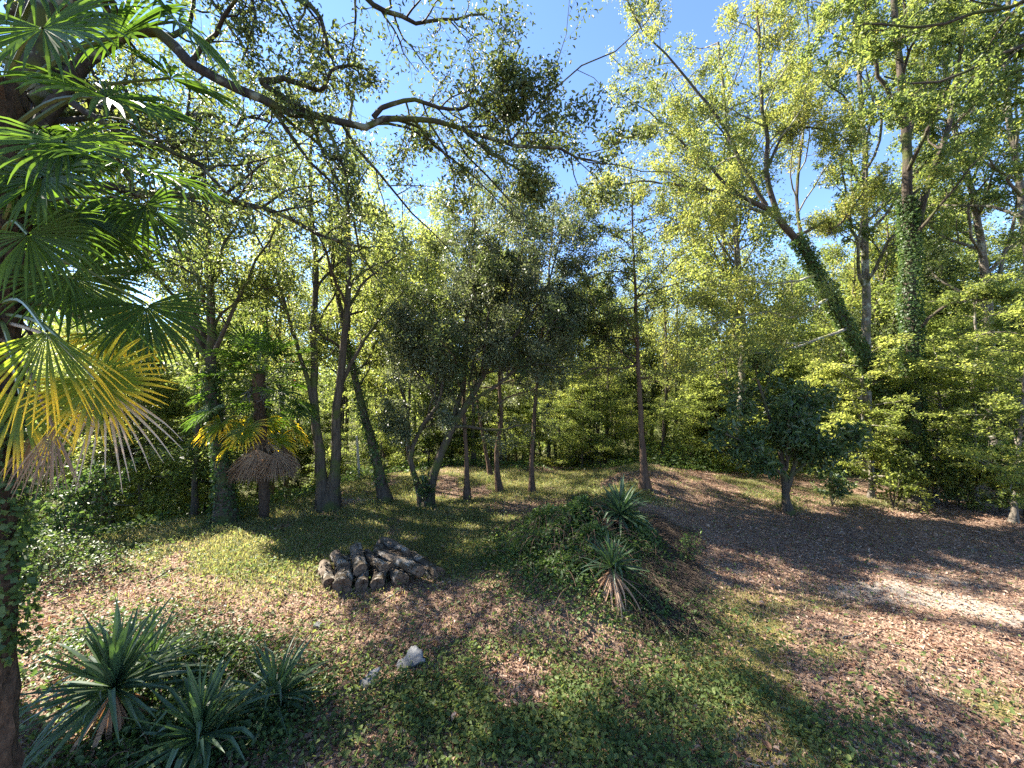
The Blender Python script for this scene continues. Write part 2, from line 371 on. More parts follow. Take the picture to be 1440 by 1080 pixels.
def build_ground():
    def axis(n, near, far):
        t = np.linspace(-1, 1, n); k = 4.2
        return near * t + (far - near) * np.sinh(k * t) / np.sinh(k) if True else t
    xs = axis(440, 11, 220)
    t = np.linspace(0, 1, 420)
    ys = -6 + 22 * t + (260 - 16) * t ** 5
    X, Y = np.meshgrid(xs, ys)
    Z = ground_z(X, Y)
    V = np.stack([X, Y, Z], -1).reshape(-1, 3)
    ny, nx = X.shape
    i = np.arange(nx * ny).reshape(ny, nx)
    F = np.stack([i[:-1, :-1], i[:-1, 1:], i[1:, 1:], i[1:, :-1]], -1).reshape(-1, 4)
    x, y = V[:, 0], V[:, 1]
    m, nt, N, L = new_mat('woodland_ground')
    out = N("ShaderNodeOutputMaterial"); tc = N("ShaderNodeTexCoord")
    def noise(sc, det=5, ro=0.6):
        n = N("ShaderNodeTexNoise"); n.inputs["Scale"].default_value = sc; n.inputs["Detail"].default_value = det; n.inputs["Roughness"].default_value = ro
        L(tc.outputs["Object"], n.inputs["Vector"]); return n
    n1 = noise(26, 6, 0.7); n2 = noise(3.0)
    vo = N("ShaderNodeTexVoronoi"); vo.inputs["Scale"].default_value = 22; vo.inputs["Randomness"].default_value = 1; L(tc.outputs["Object"], vo.inputs["Vector"])
    soil = ramp(nt, [(0.25, (0.075, 0.048, 0.034)), (0.5, (0.15, 0.098, 0.07)), (0.75, (0.25, 0.175, 0.13))]); L(n1.outputs["Fac"], soil.inputs[0])
    hs = N("ShaderNodeSeparateColor"); L(vo.outputs["Color"], hs.inputs[0])
    chips = ramp(nt, [(0.0, (0.09, 0.055, 0.038)), (0.5, (0.18, 0.12, 0.085)), (1.0, (0.32, 0.235, 0.17))]); L(hs.outputs[0], chips.inputs[0])
    mx = N("ShaderNodeMix"); mx.data_type = 'RGBA'; mx.inputs["Factor"].default_value = 0.6
    L(soil.outputs[0], mx.inputs["A"]); L(chips.outputs[0], mx.inputs["B"]); col = mx.outputs["Result"]
    def layer(col, attr, colr, sharp=None):
        at = N("ShaderNodeAttribute"); at.attribute_name = attr
        ad = N("ShaderNodeMath"); ad.operation = 'MULTIPLY_ADD'; ad.inputs[1].default_value = 0.9
        L(n1.outputs["Fac"], ad.inputs[0]); L(at.outputs["Fac"], ad.inputs[2])
        r = ramp(nt, [(0.72, (0, 0, 0)), (1.15 if False else 1.0, (1, 1, 1))]); L(ad.outputs[0], r.inputs[0])
        k = N("ShaderNodeMix"); k.data_type = 'RGBA'; L(r.outputs[0], k.inputs["Factor"]); L(col, k.inputs["A"]); L(colr, k.inputs["B"])
        return k.outputs["Result"]
    gr = ramp(nt, [(0.3, (0.05, 0.065, 0.02)), (0.7, (0.14, 0.13, 0.055))]); L(n1.outputs["Fac"], gr.inputs[0])
    mo = ramp(nt, [(0.3, (0.10, 0.09, 0.03)), (0.7, (0.22, 0.18, 0.07))]); L(n1.outputs["Fac"], mo.inputs[0])
    gv = ramp(nt, [(0.3, (0.14, 0.115, 0.095)), (0.7, (0.32, 0.28, 0.24))]); L(n1.outputs["Fac"], gv.inputs[0])
    col = layer(col, "grass", gr.outputs[0]); col = layer(col, "moss", mo.outputs[0]); col = layer(col, "gravel", gv.outputs[0])
    pb = N("ShaderNodeBsdfPrincipled"); pb.inputs["Roughness"].default_value = 0.9; pb.inputs["Specular IOR Level"].default_value = 0.15
    L(col, pb.inputs["Base Color"])
    bp = N("ShaderNodeBump"); bp.inputs["Strength"].default_value = 0.8; bp.inputs["Distance"].default_value = 0.03
    L(n1.outputs["Fac"], bp.inputs["Height"]); L(bp.outputs[0], pb.inputs["Normal"]); L(pb.outputs[0], out.inputs[0])
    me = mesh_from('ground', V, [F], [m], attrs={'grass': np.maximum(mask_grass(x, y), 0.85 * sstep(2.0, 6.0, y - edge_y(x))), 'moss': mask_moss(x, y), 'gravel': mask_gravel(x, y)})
    tag(link('ground', me), 'woodland clearing ground of leaf litter, patchy grass, moss and pale gravel', 'ground', kind='structure')
build_ground()

def polar(rg, n, r0, r1, half, cx=0.0):
    r = r0 + (r1 - r0) * rg.random(n); a = (rg.random(n) * 2 - 1) * math.radians(half)
    return r * np.sin(a) + cx, r * np.cos(a)

def ground_stuff():
    # fallen leaves
    rg = np.random.default_rng(11)
    x, y = polar(rg, 420000, 3.2, 17, 64)
    dens = 0.9 - 0.75 * mask_grass(x, y) - 0.55 * mask_weed(x, y) - 0.55 * mask_moss(x, y) - 0.4 * mask_gravel(x, y)
    dens = dens * (0.35 + 0.9 * fbm(x * 0.7, y * 0.7, 61)) * (1 - sstep(0, 3, y - edge_y(x)) * 0.5)
    k = rg.random(len(x)) < np.clip(dens, 0.04, 1); x, y = x[k], y[k]; n = len(x)
    pos = np.stack([x, y, ground_z(x, y) + 0.008 + 0.014 * rg.random(n)], 1)
    ax = norm(rg.standard_normal((n, 3)) * np.array([1, 1, 0.2])); nr = norm(rg.standard_normal((n, 3)) * 0.35 + np.array([0, 0, 1.0]))
    v, f = leaf_geo(rg, pos, ax, nr, 0.030, 0.55, 6, 0, 0.14, 0.6)
    k = rg.random(n) < 0.03; pb_ = pos[k] + [0, 0, 0.012]; nb_ = len(pb_)
    v2, f2 = leaf_geo(rg, pb_, norm(rg.standard_normal((nb_, 3)) * np.array([1, 1, 0.4])), norm(rg.standard_normal((nb_, 3)) * 0.6 + np.array([0, 0, 1.0])), 0.058, 0.55, 6, len(v), 0.3, 0.35)
    v = np.vstack([v, v2]); f = np.vstack([f, f2])
    # bits of twig among the leaves
    q = 2600; tx, ty = polar(rg, q, 3.3, 13, 62); tl = (0.05 + 0.28 * rg.random(q) ** 2)[:, None, None]; a = rg.random(q) * 6.283
    dd = np.stack([np.cos(a), np.sin(a), 0.05 * rg.standard_normal(q)], 1)[:, None, :]; bn = np.stack([-np.sin(a), np.cos(a), np.zeros(q)], 1)[:, None, :]
    tt = np.linspace(-.5, .5, 4)[None, :, None]
    tp = np.stack([tx, ty, ground_z(tx, ty) + 0.018], 1)[:, None, :] + dd * tl * tt + bn * tl * 0.12 * (tt ** 2) * rg.standard_normal((q, 1, 1))
    tp[..., 2] = np.maximum(tp[..., 2], ground_z(tp[..., 0], tp[..., 1]) + 0.01)
    v3, f3 = tubes(tp, np.repeat((0.002 + 0.004 * rg.random((q, 1))), 4, 1), 4, base=len(v))
    tag(link('fallen_leaves', mesh_from('fallen_leaves', np.vstack([v, v3]), [f, f3], [M['litter'], M['bark_grey']], [0, 1], smooth=False)), 'dry brown leaf litter scattered over the clearing', 'dead leaves', kind='stuff')
    # grass
    rg = np.random.default_rng(12)
    x, y = polar(rg, 330000, 3.4, 15.5, 64)
    k = rg.random(len(x)) < np.clip(mask_grass(x, y) * 1.0 + 0.4 * mask_weed(x, y) + 0.4 * mask_moss(x, y) + 0.02, 0, 1) * (1 - sstep(0.5, 4, y - edge_y(x)))
    x, y = x[k], y[k]; n = len(x)
    z = ground_z(x, y)
    h = (0.035 + 0.075 * rg.random(n) ** 2 + 0.05 * mask_grass(x, y) * fbm(x * 1.5, y * 1.5, 71))
    ln = norm(rg.standard_normal((n, 3)) * np.array([1, 1, 0])) ; w = (0.0035 + 0.003 * rg.random(n))[:, None]
    sd_ = np.stack([-ln[:, 1], ln[:, 0], np.zeros(n)], 1)
    b = np.stack([x, y, z - 0.005], 1); up = np.array([0, 0, 1.0]); hh = h[:, None]
    le = (0.1 + 0.5 * rg.random(n))[:, None]
    mid = b + up * hh * 0.6 + ln * hh * le * 0.35; tp = b + up * hh * (1 - 0.3 * le) + ln * hh * le * 1.3
    V = np.stack([b - sd_ * w, b + sd_ * w, mid + sd_ * w * 0.9, tp, mid - sd_ * w * 0.9], 1).reshape(-1, 3)
    i = np.arange(n * 5).reshape(n, 5)
    tag(link('grass', mesh_from('grass', V, [i[:, [0, 1, 2, 4]], i[:, [4, 2, 3]]], [M['grass']])), 'patchy green grass growing over the sloping lawn', 'grass', kind='stuff')
    # low weeds
    rg = np.random.default_rng(13)
    x, y = polar(rg, 300000, 3.3, 14.5, 62)
    k = rg.random(len(x)) < np.clip(mask_weed(x, y) + 0.25 * mask_grass(x, y) + 0.02, 0, 1); x, y = x[k], y[k]; n = len(x)
    hgt = 0.015 + 0.14 * rg.random(n) ** 1.6 * (0.4 + fbm(x * 1.7, y * 1.7, 81))
    pos = np.stack([x, y, ground_z(x, y) + hgt], 1)
    ax = norm(rg.standard_normal((n, 3)) * np.array([1, 1, 0.35]) + np.array([0, 0, .15])); nr = norm(rg.standard_normal((n, 3)) * 0.5 + np.array([0, 0, 1.0]))
    v, f = leaf_geo(rg, pos, ax, nr, 0.038, 0.62, 6, 0, 0.12, 0.5)
    tag(link('low_weeds', mesh_from('low_weeds', v, [f], [M['weed']])), 'low green weeds and clover spreading over the ground', 'weeds', kind='stuff')
ground_stuff()

def brambles(name, label, cat, spec, seed, mat, nleaf, size, stems=120):
    """spec: list of (cx, cy, sx, sy, height, weight)"""
    rg = np.random.default_rng(seed)
    w = np.array([s[5] for s in spec], float); w /= w.sum()
    def pick(n):
        k = rg.choice(len(spec), n, p=w); sp = np.array(spec)[k]
        x = sp[:, 0] + sp[:, 2] * rg.standard_normal(n) * 0.6; y = sp[:, 1] + sp[:, 3] * rg.standard_normal(n) * 0.6
        rr = ((x - sp[:, 0]) / sp[:, 2]) ** 2 + ((y - sp[:, 1]) / sp[:, 3]) ** 2
        h = sp[:, 4] * np.exp(-rr * 0.7) * (0.35 + 1.1 * fbm(x * 2.1, y * 2.1, seed))
        return x, y, h
    x, y, h = pick(nleaf)
    pos = np.stack([x, y, ground_z(x, y) + 0.02 + h * np.sqrt(rg.random(nleaf))], 1)
    ax = norm(rg.standard_normal((nleaf, 3)) * np.array([1, 1, 0.5])); nr = norm(rg.standard_normal((nleaf, 3)) * 0.6 + np.array([0, 0, 1.0]))
    v, f = leaf_geo(rg, pos, ax, nr, size, 0.7, 6, 0, 0.12, 0.4)
    x, y, h = pick(stems)
    b = np.stack([x, y, ground_z(x, y)], 1); d = norm(rg.standard_normal((stems, 3)) * np.array([1, 1, 0]))
    t = np.linspace(0, 1, 8)[None, :, None]; ln = (0.3 + 0.5 * rg.random(stems))[:, None, None]
    arch = b[:, None, :] + d[:, None, :] * t * ln + np.array([0, 0, 1.0]) * (np.sin(t * 2.6) * (h[:, None, None] * 0.9 + 0.05))
    v2, f2 = tubes(arch, np.full((stems, 8), 0.004), 4, base=len(v))
    tag(link(name, mesh_from(name, np.vstack([v, v2]), [f, f2], [M[mat], M['bark_red']], [0, 1])), label, cat, kind='stuff')

# ------------------------------------------------------------------ trees
def finish_tree(name, base, label, cat, wood, leaf, bark, leafmat, ivy=None, group=None, smooth_leaf=True, limbs=None, limbbark=None):
    root = empty(name, base, label, cat, group)
    off = np.array(base)
    vs, fs, b = [], [], 0
    for Pl, R, sides in wood:
        v, f = tubes(Pl - off, R, sides, base=b, rough=0.03 if sides > 6 else 0, rg=rng); vs.append(v); fs.append(f); b += len(v)
    link('trunk', mesh_from(name + '_trunk', np.vstack(vs), fs, [M[bark]]), root)
    if limbs:
        vs, fs, b = [], [], 0
        for Pl, R, sides in limbs:
            v, f = tubes(Pl - off, R, sides, base=b); vs.append(v); fs.append(f); b += len(v)
        link('limbs', mesh_from(name + '_limbs', np.vstack(vs), fs, [M[limbbark]]), root)
    if leaf is not None:
        vs, fs, b = [], [], 0
        mats, mi = [], []
        for (v, f), mt in leaf:
            vs.append(v - off); fs.append(f + b); b += len(v)
            if mt not in mats: mats.append(mt)
            mi.append(mats.index(mt))
        link('crown', mesh_from(name + '_crown', np.vstack(vs), fs, [M[q] for q in mats], mi, smooth=smooth_leaf), root)
    if ivy is not None:
        v, f = ivy
        link('ivy', mesh_from(name + '_ivy', v - off, [f], [M['ivy']]), root)
    return root

def stem(pts, r0, r1, n=18, wob=0.03, flare=0.0, rg=rng):
    p = spline(pts, n, wob, rg)
    r = r0 + (r1 - r0) * np.linspace(0, 1, n) ** 0.8
    if flare: r = r + flare * np.exp(-np.linspace(0, 1, n) * 22) * 1.7
    return p[None], r[None]

def cat_pl(lst, n):
    """resample polylines to n points and stack"""
    P_, R_ = [], []
    for p, r in lst:
        for k in range(len(p)):
            s = np.linspace(0, 1, p.shape[1]); q = np.linspace(0, 1, n)
            P_.append(np.stack([np.interp(q, s, p[k][:, c]) for c in range(3)], 1)); R_.append(np.interp(q, s, r[k]))
    return np.array(P_), np.array(R_)

def ivy_on(rg, pl, r, n, t0, t1, thick, size=0.075):
    p, rad = pl[0], r[0]; N = len(p)
    f = (t0 + (t1 - t0) * rg.random(n)) * (N - 1); i = np.clip(f.astype(int), 0, N - 2); fr = (f - i)[:, None]
    c = p[i] * (1 - fr) + p[i + 1] * fr; tn = norm(p[i + 1] - p[i]); rr = rad[i] * (1 - fr[:, 0]) + rad[i + 1] * fr[:, 0]
    u = rg.standard_normal((n, 3)); u = norm(u - (u * tn).sum(1, keepdims=True) * tn)
    lump = 0.4 + 1.2 * fbm(f * 0.9 + u[:, 0], u[:, 1] * 2 + f * 0.3, 91)
    pos = c + u * (rr + thick * lump * rg.random(n) ** 0.6)[:, None]
    ax = norm(u * 0.5 + rg.standard_normal((n, 3)) * 0.7 + np.array([0, 0, -0.5])); nr = norm(u + np.array([0, 0, 0.6]) + 0.4 * rg.standard_normal((n, 3)))
    return leaf_geo(rg, pos, ax, nr, size, 0.8, 4, 0, 0.1, 0.35)

def crown_from(rg, Pl, R, levels, nl, size, mat, spread=0.12, nv=4, upn=0.6, t0=0.15, flat=0.0, droop=0.2, aspect=0.55, extra=None):
    """levels: list of dict for spawn; returns wood list, leaf list"""
    wood = []
    cur, cr = Pl, R
    last = []
    for k, lv in enumerate(levels):
        lv = dict(lv); sides = lv.pop('sides', 4)
        cur, cr = spawn(rg, cur, cr, **lv)
        wood.append((cur, cr, sides)); last.append(cur)
    tw = last[-1]
    lf = [(leaves(rg, tw, nl, spread, size, upn=upn, t0=t0, nv=nv, flat=flat, droop=droop, aspect=aspect), mat)]
    if extra:
        for mt, frac in extra: lf.append((leaves(rg, tw, int(nl * frac), spread, size, upn=upn, t0=t0, nv=nv, flat=flat, droop=droop, aspect=aspect), mt))
    return wood, lf

LV = lambda n, t0, t1, ang, lens, npts, sides=4, **k: dict(n=n, t0=t0, t1=t1, ang=ang, lens=lens, npts=npts, sides=sides, **k)

def seed(k): return np.random.default_rng(k)

# --- overhanging evergreen oak, trunk just out of frame on the left
def near_oak():
    rg = seed(101); d = 4.9
    bx = np.array([-7.3, 4.6, float(ground_z(-7.3, 4.6))])
    trunk = stem([bx, bx + [0.1, 0.1, 2.2], bx + [0.25, 0.1, 4.0], P(60, 60, 4.8), P(40, -120, 4.9)], 0.34, 0.16, 22, 0.03, 0.12, rg)
    limbs = [
        stem([bx + [0.15, 0.1, 4.2], P(150, 60, 4.8), P(300, 108, 4.9), P(400, 157, 5.0), P(430, 160, 5.05), P(500, 178, 5.15), P(530, 164, 5.2), P(620, 170, 5.35), P(650, 178, 5.4), P(720, 205, 5.5), P(780, 205, 5.6), P(840, 232, 5.7)], 0.125, 0.014, 36, 0.02, 0, rg),
        stem([bx + [0.1, 0.1, 3.3], P(90, 280, 4.9), P(200, 272, 5.2), P(300, 280, 5.5), P(390, 300, 5.9), P(450, 330, 6.1), P(520, 350, 6.4)], 0.10, 0.02, 30, 0.012, 0, rg),
        stem([P(20, 20, 4.8), P(200, -20, 4.8), P(330, -40, 4.9), P(420, 0, 5.0), P(455, 30, 5.0), P(460, 80, 5.1)], 0.10, 0.02, 22, 0.012, 0, rg),
        stem([P(300, -60, 4.9), P(460, -40, 5.0), P(530, 10, 5.1), P(600, 30, 5.2), P(680, 20, 5.3)], 0.07, 0.012, 20, 0.012, 0, rg),
        stem([P(365, 115, 4.95), P(400, 112, 5.0), P(450, 125, 5.1), P(470, 95, 5.1), P(520, 97, 5.2)], 0.045, 0.012, 16, 0.01, 0, rg),
        stem([P(372, 120, 4.95), P(410, 145, 5.0), P(440, 160, 5.0)], 0.035, 0.02, 10, 0.005, 0, rg),
        stem([P(525, 165, 5.2), P(550, 143, 5.2), P(590, 140, 5.25), P(640, 155, 5.3), P(700, 130, 5.35), P(760, 120, 5.4)], 0.035, 0.01, 16, 0.01, 0, rg),
        stem([P(650, 178, 5.4), P(690, 215, 5.4), P(730, 240, 5.45), P(760, 275, 5.5)], 0.03, 0.008, 12, 0.01, 0, rg),
        stem([P(455, 165, 5.05), P(478, 220, 5.1), P(490, 265, 5.15), P(488, 300, 5.2)], 0.03, 0.008, 12, 0.01, 0, rg),
        stem([P(350, -60, 4.9), P(355, 20, 4.9), P(350, 60, 4.9), P(340, 85, 4.9)], 0.035, 0.01, 10, 0.01, 0, rg),
        stem([P(720, 205, 5.5), P(700, 120, 5.6), P(705, 60, 5.6), P(712, 30, 5.6)], 0.015, 0.006, 10, 0.02, 0, rg),
    ]
    ctr = trunk[0][0]
    c0, c1, c2 = ctr[9], ctr[12], ctr[7]
    W_ = lambda *a: np.array(a, float)
    upper = [stem([c0, W_(-6.6, 5.6, 6.6), W_(-5.8, 7.0, 7.8), W_(-5.0, 8.0, 8.6)], 0.12, 0.015, 20, 0.04, 0, rg),  # upper limbs added and placed to throw shade over the foreground
             stem([c1, W_(-6.0, 5.4, 7.2), W_(-5.2, 6.6, 8.0), W_(-4.4, 7.6, 8.6)], 0.11, 0.015, 20, 0.04, 0, rg),
             stem([c2, W_(-7.4, 6.0, 5.6), W_(-7.4, 7.6, 6.6), W_(-7.0, 9.4, 7.2)], 0.12, 0.015, 20, 0.04, 0, rg),
             stem([c1, W_(-6.8, 5.6, 7.4), W_(-6.2, 7.0, 8.2)], 0.10, 0.015, 18, 0.04, 0, rg),
             stem([c0, W_(-8.2, 6.2, 6.4), W_(-9.2, 7.7, 7.6)], 0.10, 0.015, 18, 0.04, 0, rg),
             stem([c1, W_(-7.2, 6.2, 7.8), W_(-7.2, 7.7, 8.6)], 0.10, 0.015, 18, 0.04, 0, rg)]
    Pu, Ru = cat_pl(upper, 20)
    wu, lfu = crown_from(rg, Pu, Ru, [LV(15, 0.25, 1.0, 0.95, 0.34, 8, 5, wander=0.2, taper=0.25), LV(7, 0.15, 1.0, 0.9, 0.5, 6, 4, wander=0.22), LV(3, 0.2, 1.0, 0.8, 0.5, 4, 3)], 22000, 0.062, 'oakleaf', spread=0.08, upn=0.3, extra=[('midgreen', 0.3)])
    Pl, R = cat_pl(limbs, 24)
    wood = [(p, r, 8) for p, r in upper] + wu + [(trunk[0], trunk[1], 12)] + [(p, r, 8) for p, r in limbs]
    w, lf = crown_from(rg, Pl, R, [LV(18, 0.2, 1.0, 1.0, 0.28, 8, 5, wander=0.22, droop=0.06, taper=0.2), LV(6, 0.15, 1.0, 0.9, 0.5, 6, 4, wander=0.25, droop=0.1, taper=0.3), LV(3, 0.2, 1.0, 0.8, 0.5, 4, 3, wander=0.25, minr=0.0015)],
                       23000, 0.055, 'oakleaf', spread=0.07, nv=6, upn=0.3, t0=0.2, droop=0.35, aspect=0.42)
    # dense dark tip of the long limb
    tipc = cat_pl([limbs[0], limbs[6], limbs[7]], 24)
    tp = tipc[0][:, 15:], tipc[1][:, 15:]
    w2, lf2 = crown_from(rg, tp[0], tp[1], [LV(9, 0.2, 1.0, 0.9, 0.42, 7, 5, wander=0.22, taper=0.3), LV(6, 0.2, 1.0, 0.8, 0.5, 5, 4, wander=0.25), LV(3, 0.2, 1.0, 0.8, 0.5, 4, 3, minr=0.0015)],
                         9500, 0.056, 'oakleaf', spread=0.075, nv=6, upn=0.3, droop=0.3, aspect=0.45)
    finish_tree('evergreen_oak', bx, 'near mossy oak reaching its long dark limbs in from the left above the clearing', 'tree', wood + w + w2, lf + lf2 + lfu, 'bark_oak', 'oakleaf')
near_oak()

# --- trees standing at the edge of the clearing, from the left
def edge_trees():
    # ivy-covered tree left of the skirted palm
    rg = seed(111); b = on_ground(318, 735); d = b[1]
    t = stem([b, P(312, 650, d), P(300, 560, d), P(296, 470, d), P(294, 380, d), P(288, 250, d + .3), P(292, 150, d + .6)], 0.19, 0.012, 22, 0.02, 0.08, rg)
    l = [stem([P(298, 520, d), P(280, 480, d), P(255, 430, d), P(225, 393, d - .3), P(190, 330, d - .6)], 0.08, 0.02, 14, 0.02, 0, rg),
         stem([P(297, 500, d), P(280, 460, d + .2), P(268, 420, d + .3), P(258, 380, d + .4), P(240, 290, d + .7)], 0.07, 0.02, 14, 0.02, 0, rg),
         stem([P(300, 465, d), P(312, 440, d), P(345, 420, d), P(400, 395, d - .2)], 0.04, 0.01, 12, 0.02, 0, rg)]
    Pl, R = cat_pl([t] + l, 20)
    w, lf = crown_from(rg, Pl, R, [LV(12, 0.35, 1.0, 0.85, 0.34, 8, 5, up=0.12, wander=0.16, taper=0.3), LV(6, 0.2, 1.0, 0.8, 0.5, 6, 4, wander=0.2), LV(3, 0.2, 1, 0.7, 0.5, 4, 3)], 9000, 0.065, 'midgreen', spread=0.09, extra=[('yellowgreen', 0.6)])
    finish_tree('ivy_clad_tree', b, 'forked tree with dark ivy on its trunk, just left of the brown-skirted palm', 'tree', [(t[0], t[1], 10)] + [(p, r, 7) for p, r in l] + w, lf, 'bark', None, ivy_on(rg, t[0], t[1], 3200, 0.0, 0.36, 0.05, 0.055))
    # two-stemmed tree
    rg = seed(112); b = on_ground(462, 716); d = b[1]
    A = stem([b + [-.08, 0, 0], P(450, 650, d), P(443, 570, d), P(441, 470, d), P(444, 380, d + .2), P(436, 270, d + .4), P(440, 150, d + .6)], 0.14, 0.03, 22, 0.015, 0.08, rg)
    B = stem([b + [.08, 0, 0], P(472, 630, d), P(476, 550, d - .1), P(486, 460, d - .2), P(491, 360, d - .2), P(486, 230, d - .3), P(500, 110, d - .3)], 0.14, 0.03, 22, 0.015, 0.08, rg)
    l = [stem([P(444, 600, d), P(436, 545, d - .1), P(422, 500, d - .2), P(404, 440, d - .3), P(386, 385, d - .3), P(352, 310, d - .3)], 0.075, 0.02, 16, 0.015, 0, rg),
         stem([P(475, 552, d), P(494, 512, d), P(515, 475, d), P(532, 452, d + .1), P(575, 400, d + .2)], 0.07, 0.015, 14, 0.015, 0, rg),
         stem([P(442, 470, d), P(455, 440, d), P(475, 400, d + .3), P(470, 330, d + .4)], 0.04, 0.01, 12, 0.015, 0, rg),
         stem([P(487, 440, d), P(510, 400, d), P(545, 370, d + .1), P(590, 330, d)], 0.05, 0.01, 12, 0.015, 0, rg),
         stem([P(404, 440, d - .3), P(385, 425, d - .3), P(360, 415, d - .4), P(330, 385, d - .5)], 0.035, 0.01, 12, 0.02, 0, rg)]
    Pl, R = cat_pl([A, B] + l, 20)
    w, lf = crown_from(rg, Pl, R, [LV(8, 0.4, 1.0, 0.8, 0.3, 8, 5, up=0.12, wander=0.18), LV(6, 0.2, 1.0, 0.8, 0.5, 6, 4, wander=0.22), LV(3, 0.2, 1, 0.7, 0.5, 4, 3)], 11000, 0.065, 'yellowgreen', spread=0.09, extra=[('midgreen', 0.4)])
    finish_tree('twin_stem_tree', b, 'twin-stemmed tree with two dark trunks rising in a narrow V right of the palm', 'tree', [(A[0], A[1], 10), (B[0], B[1], 10)] + [(p, r, 7) for p, r in l] + w, lf, 'bark', None)
    # leaning slim tree
    rg = seed(113); b = on_ground(543, 705); d = b[1]
    t = stem([b, P(530, 655, d), P(516, 595, d), P(502, 545, d), P(488, 480, d), P(470, 380, d + .2), P(462, 260, d + .4)], 0.15, 0.04, 20, 0.012, 0.05, rg)
    w, lf = crown_from(rg, t[0], t[1], [LV(13, 0.35, 1.0, 0.9, 0.3, 8, 5, up=0.1), LV(6, 0.2, 1.0, 0.8, 0.5, 6, 4, wander=0.2), LV(3, 0.2, 1, 0.7, 0.5, 4, 3)], 7500, 0.07, 'yellowgreen', spread=0.10)
    finish_tree('leaning_tree', b, 'slim dark tree leaning left, with ivy up its trunk, beside the pale post', 'tree', [(t[0], t[1], 9)] + w, lf, 'bark', None, ivy_on(rg, t[0], t[1], 1800, 0.05, 0.5, 0.07, 0.06))
    # thin forked tree between leaning tree and evergreen oak
    rg = seed(114); b = on_ground(574, 702) + [0, 1.2, 0]; b[2] = float(ground_z(b[0], b[1])); d = b[1]
    t = stem([b, P(575, 640, d), P(573, 580, d), P(558, 530, d), P(546, 495, d), P(530, 460, d), P(512, 400, d), P(505, 290, d)], 0.08, 0.02, 20, 0.01, 0.03, rg)
    l = [stem([P(570, 570, d), P(545, 548, d), P(520, 540, d), P(495, 543, d)], 0.03, 0.008, 10, 0.015, 0, rg), stem([P(573, 590, d), P(580, 520, d), P(596, 440, d), P(604, 340, d)], 0.05, 0.01, 14, 0.02, 0, rg)]
    Pl, R = cat_pl([t] + l, 20)
    w, lf = crown_from(rg, Pl, R, [LV(10, 0.35, 1.0, 0.9, 0.3, 8, 5, up=0.1), LV(6, 0.2, 1.0, 0.8, 0.5, 6, 4, wander=0.2), LV(2, 0.2, 1, 0.7, 0.5, 4, 3)], 15000, 0.075, 'brightgreen', spread=0.10)
    finish_tree('forked_sapling', b, 'thin forked tree between the leaning tree and the grey-green oak', 'tree', [(t[0], t[1], 8)] + [(p, r, 6) for p, r in l] + w, lf, 'bark', None)
    # grey-green holm oak
    rg = seed(115); b = on_ground(598, 712); d = b[1]
    ms = [stem([b + [-.05, 0, 0], P(582, 665, d), P(580, 630, d), P(598, 592, d), P(618, 565, d - .1), P(622, 500, d - .2), P(610, 430, d - .3)], 0.09, 0.02, 18, 0.015, 0.06, rg),
          stem([b + [.05, 0, 0], P(612, 660, d), P(632, 610, d), P(655, 570, d), P(690, 510, d + .1), P(712, 440, d + .2), P(730, 360, d + .3)], 0.14, 0.025, 20, 0.015, 0.06, rg),
          stem([P(632, 610, d), P(650, 540, d + .3), P(655, 470, d + .5), P(660, 380, d + .6), P(665, 310, d + .6)], 0.08, 0.02, 16, 0.015, 0, rg),
          stem([P(655, 570, d), P(700, 540, d - .3), P(745, 500, d - .4), P(790, 440, d - .4)], 0.06, 0.015, 14, 0.015, 0, rg),
          stem([P(690, 510, d), P(735, 460, d), P(770, 400, d), P(790, 330, d)], 0.06, 0.015, 14, 0.015, 0, rg),
          stem([P(618, 565, d), P(585, 520, d - .3), P(565, 480, d - .5), P(560, 440, d - .6)], 0.035, 0.012, 12, 0.015, 0, rg),
          stem([P(580, 640, d), P(560, 600, d - .2), P(552, 570, d - .3)], 0.025, 0.012, 10, 0.015, 0, rg)]
    Pl, R = cat_pl(ms, 20)
    w, lf = crown_from(rg, Pl, R, [LV(15, 0.3, 1.0, 0.95, 0.36, 8, 5, wander=0.2, taper=0.3), LV(8, 0.2, 1.0, 0.9, 0.5, 6, 4, wander=0.22, droop=0.05), LV(3, 0.2, 1, 0.8, 0.5, 4, 3)], 76000, 0.055, 'holmleaf', spread=0.09, upn=0.3, extra=[('darkgreen', 0.3)])
    finish_tree('holm_oak', b, 'many-stemmed evergreen oak with a dense grey-green crown in the middle of the view', 'tree', [(p, r, 8) for p, r in ms] + w, lf, 'bark', None)
    # slim reddish trunks
    for k, (px, py, path, rad, dd, lab) in enumerate([
            (657, 707, [(656, 640), (652, 580), (656, 500), (660, 400), (668, 300)], 0.075, 0.3, 'straight slim reddish trunk right beside the grey-green oak'),
            (703, 702, [(698, 645), (705, 590), (702, 530), (708, 450), (715, 340)], 0.085, 0.8, 'slim reddish tree with a slight kink, flared at its foot, near the sunlit gap'),
            (690, 690, [(684, 640), (677, 600), (668, 540), (664, 450), (655, 350)], 0.06, 2.0, 'thin dark tree leaning left in front of the sunlit yellow gap'),
            (748, 700, [(748, 640), (752, 570), (762, 480), (772, 380), (780, 280)], 0.07, 0.6, 'slim tree carrying a dense dark evergreen crown right of the grey-green oak')]):
        rg = seed(120 + k); b = on_ground(px, py); b = b + [0, dd, 0]; b[0] = (px - 720) / FPX * b[1]; b[2] = float(ground_z(b[0], b[1])); d = b[1]
        t = stem([b] + [P(a, c, d) for a, c in path], rad, 0.02, 20, 0.01, 0.04, rg)
        big = k == 3
